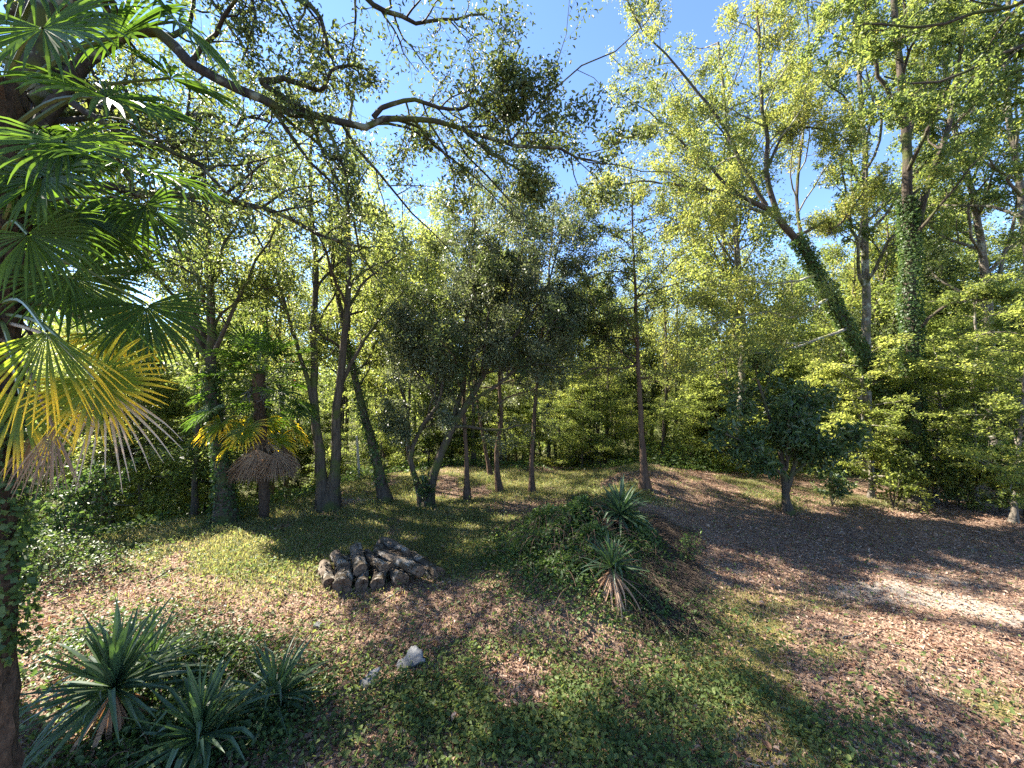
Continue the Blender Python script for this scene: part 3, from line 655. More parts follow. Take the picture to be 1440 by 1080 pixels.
        w, lf = crown_from(rg, t[0], t[1], [LV(26 if big else 16, 0.35, 1.0, 1.1, 0.36 if big else 0.28, 8, 5, taper=0.35), LV(6, 0.2, 1.0, 0.8, 0.5, 6, 4, wander=0.2), LV(3, 0.2, 1, 0.7, 0.5, 4, 3)], 50000 if k == 3 else 14000, 0.065, ['darkgreen', 'holmleaf', 'midgreen', 'darkgreen'][k], spread=0.09)
        finish_tree('slender_tree', b, lab, 'tree', [(t[0], t[1], 8)] + w, lf, 'bark_red', None)
    # conifer
    rg = seed(130); b = on_ground(907, 688); d = b[1]
    t = stem([b, P(902, 600, d), P(897, 500, d), P(894, 430, d), P(890, 340, d), P(887, 230, d)], 0.10, 0.012, 26, 0.008, 0.06, rg)
    w, lf = crown_from(rg, t[0], t[1], [LV(34, 0.34, 0.99, 1.15, 0.30, 9, 5, flat=0.35, wander=0.14, droop=0.04, taper=0.45), LV(9, 0.15, 1.0, 0.9, 0.42, 6, 4, flat=0.4, wander=0.16, droop=0.04), LV(3, 0.15, 1, 0.7, 0.45, 4, 3, flat=0.3)], 13000, 0.055, 'yellowgreen', spread=0.09, upn=0.7, flat=0.4, droop=0.15, extra=[('midgreen', 0.7), ('conifer', 0.4)])
    finish_tree('straight_tree', b, 'straight slim tree with reddish lower trunk and airy light crown behind the yucca bank', 'tree', [(t[0], t[1], 10)] + w, lf, 'bark_red', None)
    # small magnolia
    rg = seed(131); b = on_ground(1108, 722); d = b[1]
    ms = [stem([b, P(1105, 690, d), P(1100, 650, d), P(1085, 600, d), P(1070, 550, d), P(1062, 520, d)], 0.10, 0.02, 14, 0.01, 0.04, rg),
          stem([P(1106, 690, d), P(1118, 650, d), P(1125, 600, d + .1), P(1135, 550, d + .1)], 0.07, 0.02, 12, 0.01, 0, rg),
          stem([P(1102, 670, d), P(1060, 630, d - .4), P(1020, 610, d - .6)], 0.045, 0.015, 12, 0.01, 0, rg),
          stem([P(1112, 670, d), P(1160, 630, d - .3), P(1210, 615, d - .4)], 0.045, 0.015, 12, 0.01, 0, rg),
          stem([P(1106, 660, d), P(1108, 610, d - .6), P(1110, 580, d - 1.0)], 0.04, 0.015, 12, 0.01, 0, rg)]
    Pl, R = cat_pl(ms, 14)
    w, lf = crown_from(rg, Pl, R, [LV(12, 0.25, 1.0, 0.95, 0.42, 7, 5, wander=0.15), LV(6, 0.2, 1.0, 0.8, 0.5, 5, 4)], 8000, 0.13, 'laurel', spread=0.09, nv=6, upn=0.25, aspect=0.42, droop=0.2)
    finish_tree('magnolia_tree', b, 'small dark tree with large glossy leaves standing on the leaf-littered slope', 'tree', [(p, r, 8) for p, r in ms] + w, lf, 'bark', None)
edge_trees()

def right_trees():
    # upright ivy tree
    rg = seed(141); b = on_ground(1285, 706); d = b[1]
    t = stem([b, P(1284, 620, d), P(1282, 500, d), P(1280, 400, d), P(1278, 300, d), P(1274, 200, d), P(1266, 100, d), P(1255, -20, d), P(1250, -150, d)], 0.20, 0.05, 26, 0.015, 0.1, rg)
    l = [stem([P(1284, 345, d), P(1298, 285, d), P(1312, 240, d), P(1328, 195, d), P(1345, 120, d), P(1352, 20, d)], 0.12, 0.03, 16, 0.015, 0, rg),
         stem([P(1274, 200, d), P(1295, 130, d + .4), P(1310, 60, d + .6), P(1318, -40, d + .7)], 0.08, 0.02, 14, 0.015, 0, rg),
         stem([P(1274, 180, d), P(1240, 110, d - .4), P(1215, 40, d - .6), P(1190, -30, d - .7)], 0.07, 0.02, 14, 0.015, 0, rg),
         stem([P(1283, 470, d), P(1330, 430, d - .6), P(1390, 420, d - 1.0), P(1440, 412, d - 1.3)], 0.05, 0.02, 14, 0.015, 0, rg)]
    Pl, R = cat_pl([t] + l, 22)
    w, lf = crown_from(rg, Pl, R, [LV(10, 0.4, 1.0, 0.85, 0.26, 8, 5, up=0.1, wander=0.18), LV(6, 0.2, 1.0, 0.85, 0.5, 6, 4, wander=0.22), LV(3, 0.2, 1, 0.8, 0.5, 4, 3)], 44000, 0.058, 'midgreen', spread=0.08, extra=[('yellowgreen', 0.4)])
    finish_tree('ivy_clad_tree', b, 'tall upright tree with ivy up to its fork, right of the glossy-leaved small tree', 'tree', [(t[0], t[1], 10)] + [(p, r, 7) for p, r in l] + w, lf, 'bark', None, ivy_on(rg, t[0], t[1], 12000, 0.03, 0.5, 0.12, 0.055))
    # leaning ivy tree
    rg = seed(142); b = on_ground(1290, 703) + [0.9, 0.9, 0]; b[2] = float(ground_z(b[0], b[1])); d = b[1] - 0.6
    t = stem([b, P(1290, 640, d), P(1262, 580, d), P(1228, 525, d - .2), P(1192, 465, d - .4), P(1150, 385, d - .7), P(1118, 335, d - .9), P(1085, 295, d - 1.1)], 0.20, 0.085, 22, 0.015, 0.08, rg)
    l = [stem([P(1085, 295, d - 1.1), P(1045, 280, d - 1.3), P(1000, 268, d - 1.5), P(960, 262, d - 1.7), P(900, 255, d - 1.9), P(855, 262, d - 2.0)], 0.075, 0.008, 18, 0.015, 0, rg),
         stem([P(1095, 305, d - 1), P(1078, 250, d - 1.1), P(1078, 190, d - 1.1), P(1068, 120, d - 1.2), P(1066, 30, d - 1.2), P(1060, -60, d - 1.2)], 0.075, 0.02, 18, 0.015, 0, rg),
         stem([P(1078, 290, d - 1.1), P(1045, 235, d - 1.1), P(1015, 175, d - 1.2), P(965, 110, d - 1.2), P(905, 40, d - 1.2), P(880, 0, d - 1.2)], 0.06, 0.015, 16, 0.015, 0, rg),
         stem([P(1045, 280, d - 1.3), P(985, 225, d - 1.2), P(930, 170, d - 1.2), P(875, 130, d - 1.2)], 0.05, 0.01, 16, 0.02, 0, rg),
         stem([P(1150, 385, d - .7), P(1120, 300, d - .2), P(1128, 200, d), P(1140, 90, d + .2), P(1130, -20, d + .3)], 0.06, 0.015, 16, 0.015, 0, rg),
         stem([P(1165, 330, d - .6), P(1190, 305, d - .8), P(1215, 270, d - 1.0), P(1245, 235, d - 1.2)], 0.04, 0.012, 12, 0.012, 0, rg),
         stem([P(1118, 335, d - .9), P(1165, 310, d - .8), P(1165, 330, d - .6)], 0.05, 0.04, 10, 0.005, 0, rg),
         stem([P(1085, 300, d - 1.1), P(1030, 290, d - 1.8), P(990, 300, d - 2.4), P(950, 330, d - 2.8)], 0.05, 0.012, 14, 0.02, 0, rg),
         stem([P(1078, 240, d - 1.1), P(1110, 180, d - 1.3), P(1165, 185, d - 1.5), P(1200, 205, d - 1.6)], 0.045, 0.012, 14, 0.02, 0, rg)]
    Pl, R = cat_pl(l, 22)
    w, lf = crown_from(rg, Pl, R, [LV(14, 0.2, 1.0, 0.9, 0.30, 8, 5, up=0.05, wander=0.2), LV(7, 0.2, 1.0, 0.85, 0.5, 6, 4, wander=0.24), LV(3, 0.2, 1, 0.8, 0.5, 4, 3)], 84000, 0.05, 'yellowgreen', spread=0.08)
    # lichen-grey bare lower branches
    lo = [stem([P(1165, 420, d - .6), P(1120, 445, d - 1.2), P(1075, 440, d - 1.6), P(1030, 450, d - 2.0), P(985, 455, d - 2.2)], 0.05, 0.012, 14, 0.02, 0, rg),
          stem([P(1190, 462, d - .5), P(1140, 480, d - 1.2), P(1090, 495, d - 1.6), P(1030, 500, d - 2.0), P(970, 530, d - 2.3)], 0.045, 0.01, 14, 0.02, 0, rg),
          stem([P(1150, 385, d - .7), P(1100, 400, d - 1.4), P(1050, 395, d - 1.9), P(1000, 410, d - 2.3)], 0.04, 0.01, 14, 0.02, 0, rg)]
    Pb, Rb = cat_pl(lo, 16)
    w3, lf3 = crown_from(rg, Pb, Rb, [LV(12, 0.2, 1.0, 0.9, 0.32, 7, 5, wander=0.24), LV(7, 0.15, 1.0, 0.9, 0.5, 6, 4, wander=0.28), LV(4, 0.15, 1, 0.9, 0.5, 4, 3, wander=0.28)], 20000, 0.055, 'yellowgreen', spread=0.10)
    finish_tree('leaning_ivy_tree', b, 'big tree leaning left under ivy, with pale lichened twigs below its crown', 'tree', [(t[0], t[1], 10)] + [(p, r, 7) for p, r in l], lf + lf3, 'bark', None, ivy_on(rg, t[0], t[1], 15000, 0.03, 0.9, 0.11, 0.055), limbs=[(p, r, 7) for p, r in lo] + w + w3, limbbark='bark_lichen')
    # pale trunk behind
    for k, (px, dd, path, rad, lab, mt, nlf) in enumerate([
            (1216, 14.5, [(1216, 600), (1218, 450), (1216, 330), (1216, 230), (1208, 100), (1200, -20)], 0.19, 'straight pale-barked tree standing between the leaning ivy tree and the upright one', 'midgreen', 11000),
            (1400, 13.8, [(1398, 600), (1392, 470), (1386, 390), (1372, 300), (1355, 225), (1335, 150), (1325, 40)], 0.18, 'pale trunk curving left toward its top, beyond the right end of the drive', 'midgreen', 10000),
            (1450, 11.8, [(1452, 560), (1448, 400), (1440, 300), (1425, 210), (1415, 100), (1420, -40)], 0.16, 'tree half out of frame at the right edge of the drive', 'midgreen', 11000),
            (1040, 15.5, [(1040, 600), (1045, 480), (1040, 380), (1030, 270), (1020, 160), (1010, 60)], 0.15, 'slim tall tree rising behind the glossy-leaved small tree', 'yellowgreen', 9000)]):
        rg = seed(150 + k); x = (px - 720) / FPX * dd; b = np.array([x, dd, float(ground_z(x, dd))])
        t = stem([b] + [P(a, c, dd) for a, c in path], rad, 0.05, 22, 0.015, 0.06, rg)
        w, lf = crown_from(rg, t[0], t[1], [LV(18, 0.35, 1.0, 0.8, 0.32, 9, 5, up=0.15, wander=0.15), LV(6, 0.2, 1.0, 0.85, 0.5, 6, 4, wander=0.2), LV(3, 0.2, 1, 0.8, 0.5, 4, 3)], nlf * 2, 0.08, mt, spread=0.08)
        finish_tree('pale_trunk_tree', b, lab, 'tree', [(t[0], t[1], 9)] + w, lf, 'bark_grey', None)
    # layered hornbeams of the shady edge
    for k, (px, py, path, rad, lab) in enumerate([
            (1370, 708, [(1371, 640), (1369, 560), (1374, 480), (1368, 420)], 0.07, 'thin pale stem with flat bright sprays at the shady edge beyond the ivy tree'),
            (1425, 735, [(1432, 640), (1440, 540), (1450, 450)], 0.05, 'young tree with layered leaf sprays at the far right edge'),
            (1315, 706, [(1318, 640), (1322, 570), (1318, 500)], 0.05, 'young leafy tree just right of the upright ivy tree'),
            (1225, 700, [(1222, 640), (1212, 580), (1215, 500)], 0.06, 'young leafy tree with flat sprays behind the glossy-leaved tree')]):
        rg = seed(160 + k); b = on_ground(px, py); d = b[1]
        t = stem([b] + [P(a, c, d) for a, c in path], rad, 0.02, 18, 0.01, 0.03, rg)
        w, lf = crown_from(rg, t[0], t[1], [LV(34, 0.07, 1.0, 1.2, 0.42, 9, 5, flat=0.45, wander=0.15, droop=0.06, taper=0.3), LV(8, 0.2, 1.0, 0.85, 0.42, 6, 4, flat=0.5, wander=0.18, droop=0.05), LV(3, 0.2, 1, 0.8, 0.5, 4, 3, flat=0.5)], 26000, 0.06, 'brightgreen', spread=0.07, upn=0.9, flat=0.5, droop=0.05)
        finish_tree('young_hornbeam', b, lab, 'tree', [(t[0], t[1], 8)] + w, lf, 'bark_grey', None)
    # broad tree off the right edge whose limbs reach into the top corner
    rg = seed(170); b = np.array([12.5, 6.6, float(ground_z(12.5, 6.6))])
    t = stem([b, b + [-.1, 0, 2.5], b + [-.3, 0.1, 5], b + [-.2, .1, 8], b + [-.3, .2, 11]], 0.3, 0.1, 20, 0.02, 0.1, rg)
    l = [stem([b + [-.3, .1, 5.2], P(1560, 60, 7), P(1440, 62, 7.2), P(1390, 85, 7.4), P(1310, 120, 7.6), P(1240, 110, 7.8)], 0.09, 0.015, 18, 0.02, 0, rg),
         stem([b + [-.25, .1, 6.2], P(1560, -30, 7), P(1440, 5, 7.2), P(1370, 20, 7.5), P(1300, 40, 7.6), P(1200, 30, 7.8)], 0.09, 0.015, 18, 0.02, 0, rg),
         stem([b + [-.3, .1, 4.6], P(1540, 150, 7), P(1450, 100, 7.2), P(1395, 118, 7.4), P(1340, 180, 7.8)], 0.07, 0.015, 18, 0.02, 0, rg),
         stem([b + [-.3, .1, 7.5], P(1500, -120, 7.2), P(1380, -80, 7.6), P(1250, -70, 7.8)], 0.08, 0.015, 18, 0.02, 0, rg)]
    Pl, R = cat_pl(l, 20)
    w, lf = crown_from(rg, Pl, R, [LV(12, 0.3, 1.0, 0.9, 0.26, 8, 5, wander=0.18), LV(6, 0.2, 1.0, 0.85, 0.5, 6, 4, wander=0.2), LV(3, 0.2, 1, 0.8, 0.5, 4, 3)], 18000, 0.07, 'midgreen', spread=0.06, nv=6, extra=[('yellowgreen', 0.3)])
    finish_tree('overhanging_tree', b, 'leafy tree outside the right edge whose dark limbs reach into the upper corner', 'tree', [(t[0], t[1], 10)] + [(p, r, 7) for p, r in l] + w, lf, 'bark', None)
right_trees()

# --- the wood behind: a few kinds grown once, then copied
def proto_tree(k, h, rad, mat, bark, nlf, size, t0, levels, extra=None, lean=0.0, spread=0.16, **kw):
    rg = seed(200 + k)
    pts = [np.zeros(3)] + [np.array([lean * h * f + rg.normal() * 0.12, rg.normal() * 0.12, h * f]) for f in (0.25, 0.5, 0.75, 1.0)]
    t = stem(pts, rad, 0.02, 20, 0.02, rad * 0.4, rg)
    w, lf = crown_from(rg, t[0], t[1], levels, nlf, size, mat, spread=spread, extra=extra, **kw)
    return [(t[0], t[1], 8)] + w, lf, bark

def wood_behind():
    flat = dict(flat=0.7)
    protos = [
        ('slender_tree', proto_tree(0, 13, 0.14, 'yellowgreen', 'bark', 14000, 0.10, .3, [LV(22, 0.35, 1, 0.75, 0.28, 8, 5, up=0.15), LV(6, 0.2, 1, 0.8, 0.5, 5, 4), LV(2, 0.2, 1, 0.8, 0.5, 4, 3)])),
        ('slender_tree', proto_tree(1, 12, 0.12, 'midgreen', 'bark_grey', 14000, 0.10, .3, [LV(22, 0.3, 1, 0.8, 0.3, 8, 5, up=0.12), LV(6, 0.2, 1, 0.8, 0.5, 5, 4), LV(2, 0.2, 1, 0.8, 0.5, 4, 3)], lean=0.05)),
        ('slender_tree', proto_tree(2, 14, 0.15, 'brightgreen', 'bark_grey', 13000, 0.10, .3, [LV(24, 0.4, 1, 0.8, 0.28, 8, 5, up=0.15), LV(6, 0.2, 1, 0.8, 0.5, 5, 4), LV(2, 0.2, 1, 0.8, 0.5, 4, 3)], lean=-0.04)),
        ('understorey_tree', proto_tree(3, 6.5, 0.07, 'brightgreen', 'bark', 22000, 0.085, .2, [LV(24, 0.15, 1, 1.3, 0.42, 8, 5, flat=0.6, wander=0.1, taper=0.35), LV(7, 0.2, 1, 0.85, 0.45, 5, 4, flat=0.7), LV(2, 0.2, 1, 0.8, 0.5, 4, 3, flat=0.7)], upn=1.1, **flat)),
        ('understorey_tree', proto_tree(4, 5.0, 0.06, 'midgreen', 'bark', 20000, 0.085, .2, [LV(22, 0.1, 1, 1.2, 0.5, 8, 5, flat=0.5, wander=0.12, taper=0.35), LV(7, 0.2, 1, 0.85, 0.45, 5, 4, flat=0.5), LV(2, 0.2, 1, 0.8, 0.5, 4, 3, flat=0.5)], upn=1.0, **flat)),
        ('evergreen_tree', proto_tree(5, 9, 0.12, 'darkgreen', 'bark', 26000, 0.085, .2, [LV(26, 0.2, 1, 1.0, 0.3, 8, 5), LV(6, 0.2, 1, 0.8, 0.5, 5, 4), LV(2, 0.2, 1, 0.8, 0.5, 4, 3)])),
        ('bare_stem_tree', proto_tree(6, 12.5, 0.11, 'yellowgreen', 'bark', 5500, 0.085, .3, [LV(20, 0.4, 1, 0.7, 0.25, 8, 5, up=0.2), LV(6, 0.2, 1, 0.8, 0.5, 5, 4), LV(3, 0.2, 1, 0.8, 0.5, 4, 3)], lean=0.03)),
    ]
    made = {}
    zones = [
        ('on the dark slope at the left', -80, 320, 9.5, 26, [(0, 3), (1, 3), (2, 3), (3, 11), (4, 8), (5, 3), (6, 9)]),
        ('in the sunlit hollow between palm and grey-green oak', 320, 610, 15.5, 32, [(0, 5), (1, 3), (2, 4), (3, 6), (4, 4), (6, 16)]),
        ('behind the grey-green oak and the conifer', 600, 980, 16.5, 34, [(0, 9), (1, 8), (2, 8), (3, 9), (4, 7), (5, 3), (6, 26)]),
        ('in the shady wood right of the conifer', 980, 1560, 14.5, 30, [(0, 8), (1, 8), (2, 6), (3, 16), (4, 24), (5, 14), (6, 9)]),
    ]
    words = {0: 'slender yellow-green tree', 1: 'slender grey-barked tree', 2: 'bright backlit tree', 3: 'low tree with flat sprays',
             4: 'short bushy tree', 5: 'dense dark evergreen', 6: 'thin sparse-leaved tree'}
    rg = seed(300)
    for zl, x0, x1, d0, d1, lst in zones:
        for kind, cnt in lst:
            name, (wood, lf, bark) = protos[kind]
            for j in range(cnt):
                d = d0 + (d1 - d0) * (j + rg.random()) / cnt
                px = x0 + (x1 - x0) * rg.random()
                if 320 < x0 + 10 and x0 < 700:
                    d = 25 + 11 * rg.random() if kind in (0, 1, 2, 5) else (15.5 + 9 * rg.random() if kind in (3, 4) else d)
                if kind == 5 and 620 < px < 770: px += 170
                x = (px - 720) / FPX * d
                if d < edge_y(x) + 0.8: d = float(edge_y(x)) + 0.8 + 2.5 * rg.random(); x = (px - 720) / FPX * d
                sc = 0.85 + 0.3 * rg.random()
                if kind in (0, 1, 2, 6) and 640 < px < 940: sc *= 0.88
                if kind in (0, 1, 2) and 320 < px < 980: sc *= 1.15
                if kind in (3, 4) and 320 < px < 980: sc *= 0.72
                if kind in (0, 1, 2, 5, 6) and px < 330: sc *= 0.72
                loc = (x, d, float(ground_z(x, d)) - 0.05)
                lab = words[kind] + ' ' + zl; grp = words[kind] + ' ' + zl
                if kind not in made:
                    o = finish_tree(name, (0, 0, 0), lab, 'tree', wood, lf, bark, None, group=grp)
                    made[kind] = o
                else:
                    src = made[kind]; o = src.copy(); COL.objects.link(o)
                    for ch in list(src.children):
                        c = ch.copy(); COL.objects.link(c); c.parent = o
                    tag(o, lab, 'tree', grp)
                o.location = loc; o.rotation_euler = (0, 0, rg.random() * 6.28); o.scale = (sc, sc, sc * (0.92 + 0.16 * rg.random()))
    # a tree turning red far behind the palm
    rg2 = seed(305); x = (375 - 720) / FPX * 20; b = np.array([x, 20, float(ground_z(x, 20))])
    t = stem([b, P(372, 560, 20), P(378, 450, 20), P(372, 400, 20)], 0.1, 0.02, 16, 0.03, 0.03, rg2)
    w, lf = crown_from(rg2, t[0], t[1], [LV(16, 0.5, 1, 0.8, 0.3, 7, 5), LV(5, 0.2, 1, 0.8, 0.5, 5, 4), LV(2, 0.2, 1, 0.8, 0.5, 4, 3)], 500, 0.10, 'redleaf', spread=0.1, extra=[('midgreen', 4.0)])
    finish_tree('autumn_tree', b, 'small tree turning reddish, showing above the brown-skirted palm', 'tree', [(t[0], t[1], 7)] + w, lf, 'bark', None)
    # the far wooded hillside
    rg = seed(310); nb = 1500
    cx = (rg.random(nb) * 2 - 1) * 62; cyy = 27 + 35 * rg.random(nb)
    cz = ground_z(cx, cyy) + 0.3 + 7.0 * rg.random(nb) * (0.75 + 0.5 * fbm(cx * 0.12, cyy * 0.12, 14))
    rad = 1.4 + 1.5 * rg.random(nb); per = 150
    pos = np.repeat(np.stack([cx, cyy, cz], 1), per, 0); n = len(pos)
    u = norm(rg.standard_normal((n, 3))) * (rg.random(n) ** 0.45)[:, None] * np.repeat(rad, per)[:, None] * np.array([1, 1, 0.8])
    v, f = leaf_geo(rg, pos + u, norm(rg.standard_normal((n, 3))), norm(rg.standard_normal((n, 3)) + np.array([0, 0, 1.2])), 0.24, 0.6, 4, 0, 0.15, 0.4)
    tag(link('far_wood', mesh_from('far_wood', v, [f], [M['brightgreen']])), 'green wooded hillside seen through the gaps between the trunks', 'woods', kind='stuff')
    # undergrowth under the trees
    rg = seed(311); n = 230000
    x = (rg.random(n) * 2 - 1) * 34; y = edge_y(x) + 0.2 + 24 * rg.random(n) ** 1.2
    keep = (fbm(x * 0.5, y * 0.5, 77) > np.where(x > 4, 0.28, 0.38)); x, y = x[keep], y[keep]; n = len(x)
    h = 0.1 + np.where(x > 5, 0.55, 0.0) * sstep(0, 1.5, y - edge_y(x)) + 1.3 * np.clip(fbm(x * 0.6, y * 0.6, 78) - 0.3, 0, 1) * 1.8 * sstep(0, 2.5, y - edge_y(x))
    pos = np.stack([x, y, ground_z(x, y) + h * np.sqrt(rg.random(n))], 1)
    v, f = leaf_geo(rg, pos, norm(rg.standard_normal((n, 3)) * np.array([1, 1, .5])), norm(rg.standard_normal((n, 3)) * .6 + np.array([0, 0, 1.0])), 0.085, 0.6, 4, 0, 0.12, 0.4)
    tag(link('undergrowth', mesh_from('undergrowth', v, [f], [M['bramble']])), 'low leafy undergrowth along the edge of the wood', 'undergrowth', kind='stuff')
wood_behind()

# ------------------------------------------------------------------ fan palms
def fan_frond(rg, A, hub, fwd, nhint, R, nseg=38, span=250, droop=0.5, pr=0.012, sag=0.15, mat='frond', split=0.5, shape_jit=0.05):
    """petiole from A to hub, then a fan of folded segments; returns verts, faces(blade), faces(petiole), tip attr"""
    A = np.asarray(A, float); hub = np.asarray(hub, float)
    fwd = norm(np.asarray(fwd, float)); n = np.asarray(nhint, float); n = norm(n - (n * fwd).sum() * fwd); sd_ = np.cross(n, fwd)
    mid = (A + hub) / 2 + np.array([0, 0, sag * np.linalg.norm(hub - A)])
    pp = spline([A, mid, hub], 10)[None]
    pv, pf = tubes(pp, (pr * np.linspace(1.5, 0.8, 10))[None], 5)
    th = np.radians(np.linspace(-span / 2, span / 2, nseg)); dth = math.radians(span) / nseg
    K = 8; rr = np.linspace(0.03, 1, K)
    V = np.zeros((nseg, K, 3, 3)); tipv = np.zeros((nseg, K, 3))
    ln = R * (0.72 + 0.28 * np.cos(th * 0.62)) * (1 + shape_jit * rg.standard_normal(nseg))
    d0 = np.cos(th)[:, None] * fwd + np.sin(th)[:, None] * sd_ + 0.12 * rg.standard_normal((nseg, 1)) * n * 0.4 + 0.16 * n
    d = norm(d0); lat = -np.sin(th)[:, None] * fwd + np.cos(th)[:, None] * sd_
    p = np.repeat(hub[None], nseg, 0) + d * ln[:, None] * 0.03
    dr = droop * (0.6 + 0.8 * rg.random(nseg))
    brk = rg.random(nseg) < 0.18
    for k in range(K):
        if k:
            p = p + d * (ln * (rr[k] - rr[k - 1]))[:, None]
        f = rr[k]
        w = np.where(f < split, f, split * np.clip((1 - f) / (1 - split), 0, 1) ** 0.75) * ln * math.tan(dth / 2) * 1.02
        w = np.maximum(w, 0.0012)[:, None]
        nn = norm(np.cross(d, lat))
        V[:, k, 0] = p - lat * w + nn * w * 0.45; V[:, k, 1] = p - nn * w * 0.35; V[:, k, 2] = p + lat * w + nn * w * 0.45
        tipv[:, k, :] = f
        g = np.where(f > split * 0.9, dr * (0.28 + brk * 0.5 * (f > 0.6)), dr * 0.03)[:, None]
        d = norm(d + g * np.array([0, 0, -1.0]))
    i = np.arange(nseg * K * 3).reshape(nseg, K, 3) + len(pv)
    a = np.stack([i[:, :-1, 0], i[:, :-1, 1], i[:, 1:, 1], i[:, 1:, 0]], -1).reshape(-1, 4)
    b = np.stack([i[:, :-1, 1], i[:, :-1, 2], i[:, 1:, 2], i[:, 1:, 1]], -1).reshape(-1, 4)
    return np.vstack([pv, V.reshape(-1, 3)]), np.vstack([a, b]), pf, np.concatenate([np.zeros(len(pv)), tipv.ravel()])

def add_frond(root, off, args, mat, name='frond', label=None):
    v, fb, fp, tip = args
    o = link(name, mesh_from(name, v - off, [fb, fp], [M[mat], M['petiole' if mat in ('frond', 'frond_old') else mat]], [0, 1], smooth=False, attrs={'tip': tip}), root)
    if label: o['label'] = label
    return o

def palm_trunk_geo(rg, pts, r, n=40, off=None, boots=260, t0=0.45):
    p = spline(pts, n, 0.006, rg)[None]
    v, f = tubes(p - off, np.full((1, n), r) * (1 + 0.06 * rg.standard_normal((1, n))), 16, rough=0.07, rg=rg)
    # old leaf bases and hanging fibre
    k = boots; t = t0 + (1 - t0) * rg.random(k); fI = t * (n - 1); i = np.clip(fI.astype(int), 0, n - 2)
    c = p[0][i] * (1 - (fI - i))[:, None] + p[0][i + 1] * (fI - i)[:, None]
    a = rg.random(k) * 6.283; u = np.stack([np.cos(a), np.sin(a), np.zeros(k)], 1); lat = np.stack([-np.sin(a), np.cos(a), np.zeros(k)], 1)
    up = np.where(rg.random(k) < 0.6, 1.0, -1.0)[:, None]
    L_ = (0.05 + 0.13 * rg.random(k))[:, None]; w = (0.012 + 0.02 * rg.random(k))[:, None]
    b0 = c + u * r * 0.9 - off; e = b0 + np.array([0, 0, 1.0]) * up * L_ + u * L_ * (0.25 + 0.5 * rg.random(k))[:, None]
    m = (b0 + e) / 2 + u * 0.012
    V = np.stack([b0 - lat * w, b0 + lat * w, m + lat * w * .8, e + lat * w * .3, e - lat * w * .3, m - lat * w * .8], 1).reshape(-1, 3)
    j = np.arange(k * 6).reshape(k, 6) + len(v)
    return np.vstack([v, V]), [f, j[:, [0, 1, 2, 5]], j[:, [5, 2, 3, 4]]], p

